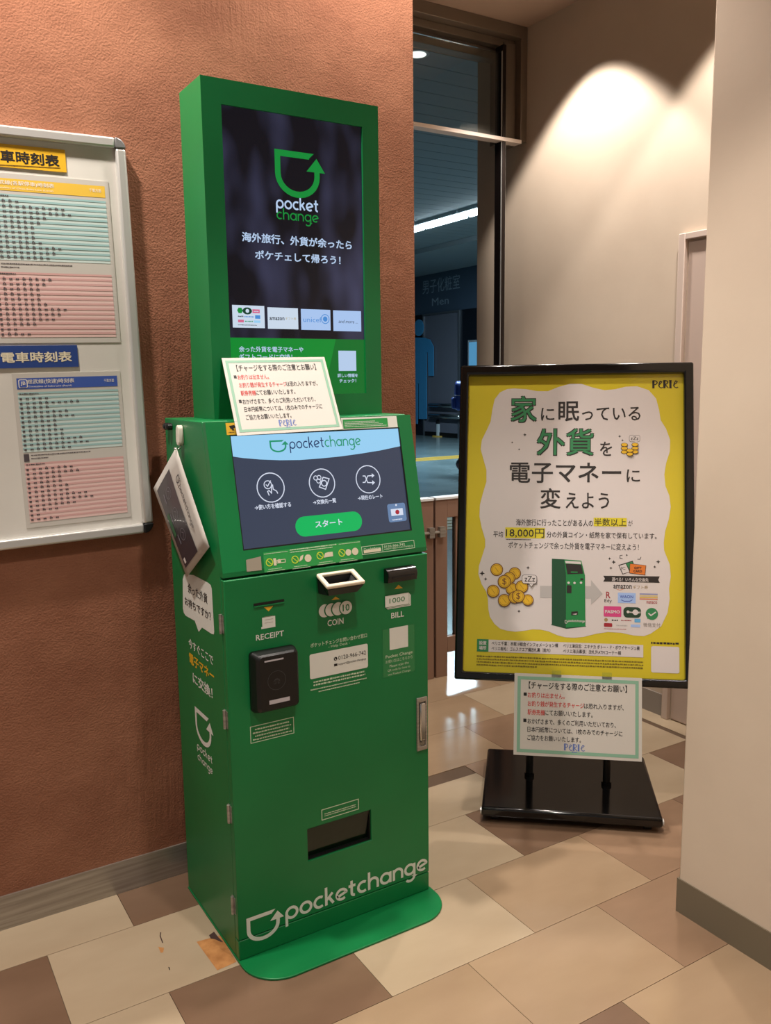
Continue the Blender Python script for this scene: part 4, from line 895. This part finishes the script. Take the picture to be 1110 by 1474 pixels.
CRD = mat('poster_crimson', (150, 32, 44), .5); d.T('R', (697, 424), (716, 424), 28, CRD, 1, .01); d.T('Edy', (690, 446), (722, 446), 18, PK, 1)
PBL = mat('poster_blue', (150, 176, 222), .5); PNV = mat('poster_navy', (62, 80, 160), .5); d.box((748, 444), (825, 402), PBL, 1); d.T('WAON', (756, 424), (814, 424), 13, PNV, 2, .01); d.stroke([d.P(q) for q in [(762, 431), (775, 437), (800, 437), (811, 431)]], .0022, PNV, 2)
for i, c_ in enumerate(((130, 132, 172), (196, 176, 130), (204, 168, 70), (200, 120, 90))): d.box((842, 403+7.3*i), (920, 403+7.3*(i+1)), mat('poster_band_%d' % i, c_, .5), 1)
d.T('nanaco', (872, 448), (918, 448), 11, CRD, 1, .005)
PPK = mat('poster_pink', (196, 62, 120), .5); d.rbox((687, 503), (763, 460), .003, PPK, 1); d.T('PASMO', (693, 489), (757, 490), 14, POW, 2, .03)
DGN = mat('poster_deep_green', (26, 56, 36), .5); d.rbox((772, 507), (848, 464), .012, DGN, 1); d.disc(d.P((824, 485)), .009, POW, 2, 16); d.disc(d.P((792, 483)), .005, POW, 2, 6); d.FT((799, 488), (814, 488), 7, POW, 2, 3); d.FT((834, 490), (845, 490), 8, POW, 2, 4)
c = d.P((895, 492)); d.disc(c, .0195, PG, 1); d.poly([(872, 500), (876, 514), (888, 510)], PG, 1); d.stroke([d.P(q) for q in [(880, 489), (891, 499), (912, 484)]], .004, POW, 2); d.T('微信支付', (858, 549), (932, 549), 18, mat('poster_greytext', (120, 112, 108), .5), 1)
d.disc(d.P((697, 517)), .006, GLD, 1, 12); d.FT((722, 523), (748, 523), 7, PK, 1, 5); d.FT((762, 523), (806, 523), 5, CRD, 1, 6); PCY = mat('poster_cyan', (92, 160, 206), .5); d.box((820, 528), (846, 513), PCY, 1); d.rbox((688, 547), (724, 532), .003, CRD, 1); d.FT((742, 545), (790, 545), 6, PA, 1, 7); d.box((804, 537), (845, 550), PBL, 1); d.FT((688, 557), (784, 560), 3, CRD, 1, 8)
u0, u1 = d.P((140, 625))[0], d.P((190, 625))[0]; v1, v0 = d.P((165, 600))[1], d.P((165, 651))[1]; ue_ = d.P((858, 655))[0]
d.rect(u1, ue_, v0-.002, v1-.001, POW, 1); d.rect(u0, u1, v0-.002, v1, PG, 1); um = (u0+u1)/2; vm = (v0+v1)/2-.001
d.fit('設置', u0+.007, u1-.007, vm+.002, v1-.006, POW, 2, .02); d.fit('場所', u0+.007, u1-.007, v0+.004, vm-.002, POW, 2, .02)
uk = d.P((512, 640))[0]; dv = (v1-v0)
def info(t, a, b, row): d.fit(t, a, b, v0+dv*(.52 if row == 0 else .08), v0+dv*(.86 if row == 0 else .42), PK, 2, .01)
uA = u1+.010; info('ペリエ千葉：本館1F総合インフォメーション横', uA, d.P((490, 630))[0], 0); info('ペリエ稲毛：ゴムスクエア横改札裏（館内）', uA, d.P((457, 650))[0], 1)
info('ペリエ津田沼：エキナカ ボトー・ド・ボワイヤージュ横', uk, d.P((842, 650))[0], 0); info('ペリエ海浜幕張：改札外ATMコーナー横', uk, d.P((762, 665))[0], 1)
for i in range(4): d.fine(u0, (ue_ if i < 3 else u0+.2), v0-.020-i*.0095, .0055, mat('poster_olive', (112, 98, 20), .5), 1, 70+i)
u0, u1 = d.P((892, 690))[0], d.P((1014, 690))[0]; v1 = d.P((953, 633))[1]; d.rrect(u0, u1, v1-(u1-u0)*.96, v1, .006, POW, 1); d.fine(u0, u1, v1+.007, .007, PK, 1, 90)
d.conv = zoomer(640, 510, 1/3); a = d.P((897, 148)); b = d.P((1007, 113)); perie(d, a[0], b[0], a[1], b[1], PK, 1)
c = d.P((798, 395))
for i, (dx, n_) in enumerate(((-.017, 3), (.017, 3), (0, 2))):
    for k in range(n_): d.disc((c[0]+dx, c[1]-.022+k*.012+(-.008 if i == 2 else 0)), .0115, PK, 1+i*6+2*k, 18, ry=.0068); d.disc((c[0]+dx, c[1]-.0215+k*.012+(-.008 if i == 2 else 0)), .0098, CG, 2+i*6+2*k, 18, ry=.0052)
(u0, v1), (u1, v0) = d.P((796, 350)), d.P((843, 379)); d.rrect(u0, u1, v0, v1, .006, PK, 1); d.rrect(u0+.001, u1-.001, v0+.001, v1-.001, .005, POW, 2); d.poly([(818, 378), (826, 386), (834, 378)], POW, 2); d.T('zZz', (803, 371), (836, 371), 14, PK, 3)
for q, r in (((346, 348), .006), ((291, 381), .004), ((321, 411), .004), ((755, 355), .005), ((767, 372), .004)): d.spark(q, r, PK, 1)
d.build('poster_print', post)
# base slab, posts, castors
BZ = .024
C0 = Vector((1.332, .214, 0)); FB = Fr(C0+Vector((0, 0, BZ)), SU, back)
MB().fbox(FB, -.293, .293, -.238, .238, 0, .034).build('base', BLACKG, ST, bevel=.009, seg=3)
for su in (-.25, .25):
    for sv in (-.2, .2):
        p = FB.at(su, sv, -.012); MB().tube([p-SU*.012, p+SU*.012], .012, 12).build('castor', BLACKM, ST)
for su in (-1, 1):
    p = FB.at(su*.293, -.222, .014); MB().tube([p, p+SU*(su*.004)], .012, 14).build('end_bolt', ALU, ST)
for (x, y) in ((1.245, .318), (1.424, .117)):
    # plane height where the upright meets the panel back
    t = None
    q0 = Vector((x, y, 0)); nn = FP.n; h = (FP.O-FP.n*.026-q0).dot(nn)/nn.z
    po = MB().tube([(x, y, BZ+.03), (x, y, min(h-.02, 1.25))], .013, 14).build('upright', BLACKM, ST, smooth=False)
    MB().tube([(x, y, BZ+.034), (x, y, BZ+.046)], .0175, 14).build('collar', BLACKG, po)
    hz = min(h-.02, 1.25)
    MB().tube([(x, y, hz-.06), Vector((x, y, hz-.06))-back*max(.02, .257*.06+.03)], .010, 10).build('bracket', BLACKM, po)
# A3 notice fixed under the poster frame
FN2 = Fr(FP.at(.170, -.260, .0265), SU, SVv)
sn = thing('notice_sheet', FN2.O, 'laminated green-bordered notice hanging below the yellow poster on the stand', 'notice')
MB().fbox(FN2, 0, .404, 0, .262, -.0012, 0).build('sheet', PAPER, sn)
notice_print(FN2, .404, .262).build('print', sn)
for fu in (.12, .28): MB().fbox(FN2, fu, fu+.03, .255, .275, -.003, .0016).build('tape', GLASS, sn)

# ================================================================== TIMETABLE BOARD
BA = .02; BU = Vector((math.cos(BA), 0, math.sin(BA))); BV = Vector((-math.sin(BA), 0, math.cos(BA)))
BY = WALL_Y-.020
FBd = Fr((-.028, BY, 1.06), BU, BV)           # origin: lower right outer corner
BWd, BHt = 1.25, 1.045
BRD = thing('notice_board', FBd.at(-BWd/2, 0, 0), 'white notice board in an aluminium frame on the brown wall', 'notice board')
WB = noisy(mat('board_white', (214, 211, 203), .28, spec=.5), (208, 204, 196), (218, 215, 207), 3)
MB().fbox(FBd, -BWd+.01, -.01, .01, BHt-.01, -.018, -.002).build('panel', WB, BRD)
rw = .027
for nm, r in (('rail', (-BWd+rw, -rw, 0, rw)), ('rail', (-BWd+rw, -rw, BHt-rw, BHt)), ('rail', (-rw, 0, rw, BHt-rw)), ('rail', (-BWd, -BWd+rw, rw, BHt-rw))):
    MB().fbox(FBd, r[0], r[1], r[2], r[3], -.02, .012).build(nm, ALU, BRD, bevel=.006, seg=3)
CPG = mat('corner_cap_grey', (128, 128, 128), .3, metal=.3)
def corner(cx, cy, a0, M):
    o = arc(cx, cy, rw, a0, a0+90, n=8); pts = o+[(cx, cy)]
    if sum(pts[i][0]*pts[(i+1) % len(pts)][1]-pts[(i+1) % len(pts)][0]*pts[i][1] for i in range(len(pts))) < 0: pts = pts[::-1]
    MB().fprism(FBd, pts, -.02, .013).build('corner_cap', M, BRD, bevel=.003)
corner(-rw, rw, -90, BLACKM); corner(-rw, BHt-rw, 0, CPG); corner(-BWd+rw, BHt-rw, 90, CPG); corner(-BWd+rw, rw, 180, BLACKM)
FBs = FBd.shift(-.002)
zA = zoomer(0, 160, .23423); zB = zoomer(0, 470, .23423)
def plate(name, conv, tr_, br_, text_l, text_r, th, bg, fg, label, text, left):
    F = FBs; (u1, v1), (u2, v0) = F.px(*conv(*tr_)), F.px(*conv(*br_)); u1 = (u1+u2)/2
    t = thing(name, F.at(u1-.15, v0, 0), label, 'title plate')
    MB().fbox(F, u1+left, u1, v0, v1, 0, .003).build('plate', bg, t)
    d = Decal(F.shift(.003), conv); d.T(text, text_l, text_r, th, fg, 0, .022)
    if fg is INK: d.stroke([d.P((text_l[0], 325)), d.P((370, 350))], .0015, fg, 0)
    d.build('lettering', t)
plate('title_plate', zA, (400, 240), (405, 378), (-88, 311), (366, 336), 76, mat('plate_yellow', (226, 176, 40), .4), INK, 'yellow title plate with black letters above the upper timetable', '電車時刻表', -.40)
plate('title_plate', zB, (473, 115), (482, 247), (8, 216), (444, 224), 66, mat('plate_blue', (38, 66, 132), .4), mat('plate_white', (226, 216, 190), .4), 'blue title plate with white letters between the two timetables', '電車時刻表', -.40)
TEA = mat('row_teal', (150, 186, 186), .6); TEL = mat('row_teal_pale', (196, 212, 208), .6); PIN = mat('row_rose', (204, 160, 156), .6); PIL = mat('row_rose_pale', (222, 190, 184), .6); TTX = mat('timetable_ink', (74, 66, 70), .6)
def sheet(conv, TL, TR_, BR_, BL_, band, head, label, seed, bandcol, rows1, rows2, counts):
    F = FBs; c = [F.px(*conv(*q)) for q in (TL, TR_, BR_, BL_)]
    u0 = (c[0][0]+c[3][0])/2; u1 = (c[1][0]+c[2][0])/2; v1 = (c[0][1]+c[1][1])/2; v0 = (c[2][1]+c[3][1])/2
    t = thing('timetable_sheet', F.at((u0+u1)/2, v0, 0), label, 'timetable')
    MB().fbox(F, u0, u1, v0, v1, 0, .0015).build('sheet', PAPER, t)
    d = Decal(F.shift(.0015)); W, H = u1-u0, v1-v0; r = random.Random(seed); mx = .035*W
    yb1, yb0 = v1-.03*H, v1-.10*H
    d.rect(u0+mx, u1-mx, yb0, yb1, bandcol, 0); head(d, u0+mx, u1-mx, yb0, yb1)
    def block(ya, yb, n, ca, cb, k0):
        d.rect(u0+mx, u1-mx, yb, ya, cb, 0); h = (ya-yb)/n
        for i in range(n):
            d.rect(u0+mx, u1-mx, ya-h*i-h*.42, ya-h*i, ca, 1)
            if i == 0: d.fine(u0+mx+.004, u0+mx+.05, ya-h*.5, h*.3, TTX, 2, seed); continue
            k = counts[(i+k0) % len(counts)]; d.rect(u0+mx+.003, u0+mx+.009, ya-h*i-h*.62, ya-h*i-h*.2, TTX, 2)
            for j in range(k):
                x = u0+mx+.018+j*.0155
                d.rect(x, x+.0034, ya-h*i-h*.55, ya-h*i-h*.22, TTX, 2); d.rect(x+.0040, x+.0074, ya-h*i-h*.55, ya-h*i-h*.22, TTX, 2)
                if r.random() < .6: d.rect(x+.001, x+.005, ya-h*i-h*.12, ya-h*i-h*.0, TTX, 2)
    block(v1-.12*H, v1-.505*H, rows1, TEA, TEL, 0)
    d.rect(u0+mx, u0+mx+.013, v1-.565*H, v1-.515*H, TTX, 0); d.fine(u0+mx+.018, u1-.35*W, v1-.53*H, .003, TTX, 0, seed+1); d.fine(u0+mx+.018, u0+mx+.06, v1-.55*H, .003, TTX, 0, seed+2)
    block(v1-.575*H, v1-.965*H, rows2, PIN, PIL, 3)
    d.build('print', t)
WTX = mat('timetable_white', (232, 226, 214), .6)
def head2(d, a, b, y0, y1):
    h = y1-y0; d.rrect(a+.004, a+.004+h*.78, y0+h*.11, y0+h*.89, .004, WTX, 1); d.rrect(a+.006, a+.002+h*.78, y0+h*.17, y0+h*.83, .003, mat('icon_blue', (70, 96, 176), .6), 2); d.fit('JB', a+.009, a-.001+h*.78, y0+h*.3, y0+h*.7, WTX, 3, .01)
    W = b-a; d.fit('総武線(快速)時刻表', a+.10*W, a+.56*W, y0+h*.40, y0+h*.88, WTX, 1, .006); d.fit('Timetables of Sobu Line (Rapid)', a+.105*W, a+.53*W, y0+h*.10, y0+h*.30, WTX, 1); d.fit('千葉方面', a+.86*W, a+.965*W, y0+h*.42, y0+h*.72, WTX, 1)
def head1(d, a, b, y0, y1):
    h = y1-y0; W = b-a; d.fit('総武線(各駅停車)時刻表', a+.06*W, a+.56*W, y0+h*.42, y0+h*.85, WTX, 1, .012); d.fit('Timetables of Chuo-Sobu Line (Local)', a+.06*W, a+.55*W, y0+h*.12, y0+h*.30, WTX, 1); d.fit('千葉方面', a+.86*W, a+.965*W, y0+h*.42, y0+h*.72, WTX, 1)
sheet(zA, (-90, 375), (684, 432), (722, 1418), (-60, 1430), None, head1, 'timetable sheet with a yellow heading band on the white board', 3, mat('band_yellow', (226, 184, 60), .6), 13, 13, [2, 4, 11, 12, 8, 7, 6, 6, 6, 7, 10, 9, 8, 5])
sheet(zB, (74, 285), (742, 278), (803, 1178), (160, 1232), None, head2, 'timetable sheet with a blue heading band on the white board', 5, mat('band_blue', (54, 84, 164), .6), 13, 13, [1, 4, 9, 4, 7, 8, 5, 5, 6, 6, 9, 10, 7, 4])
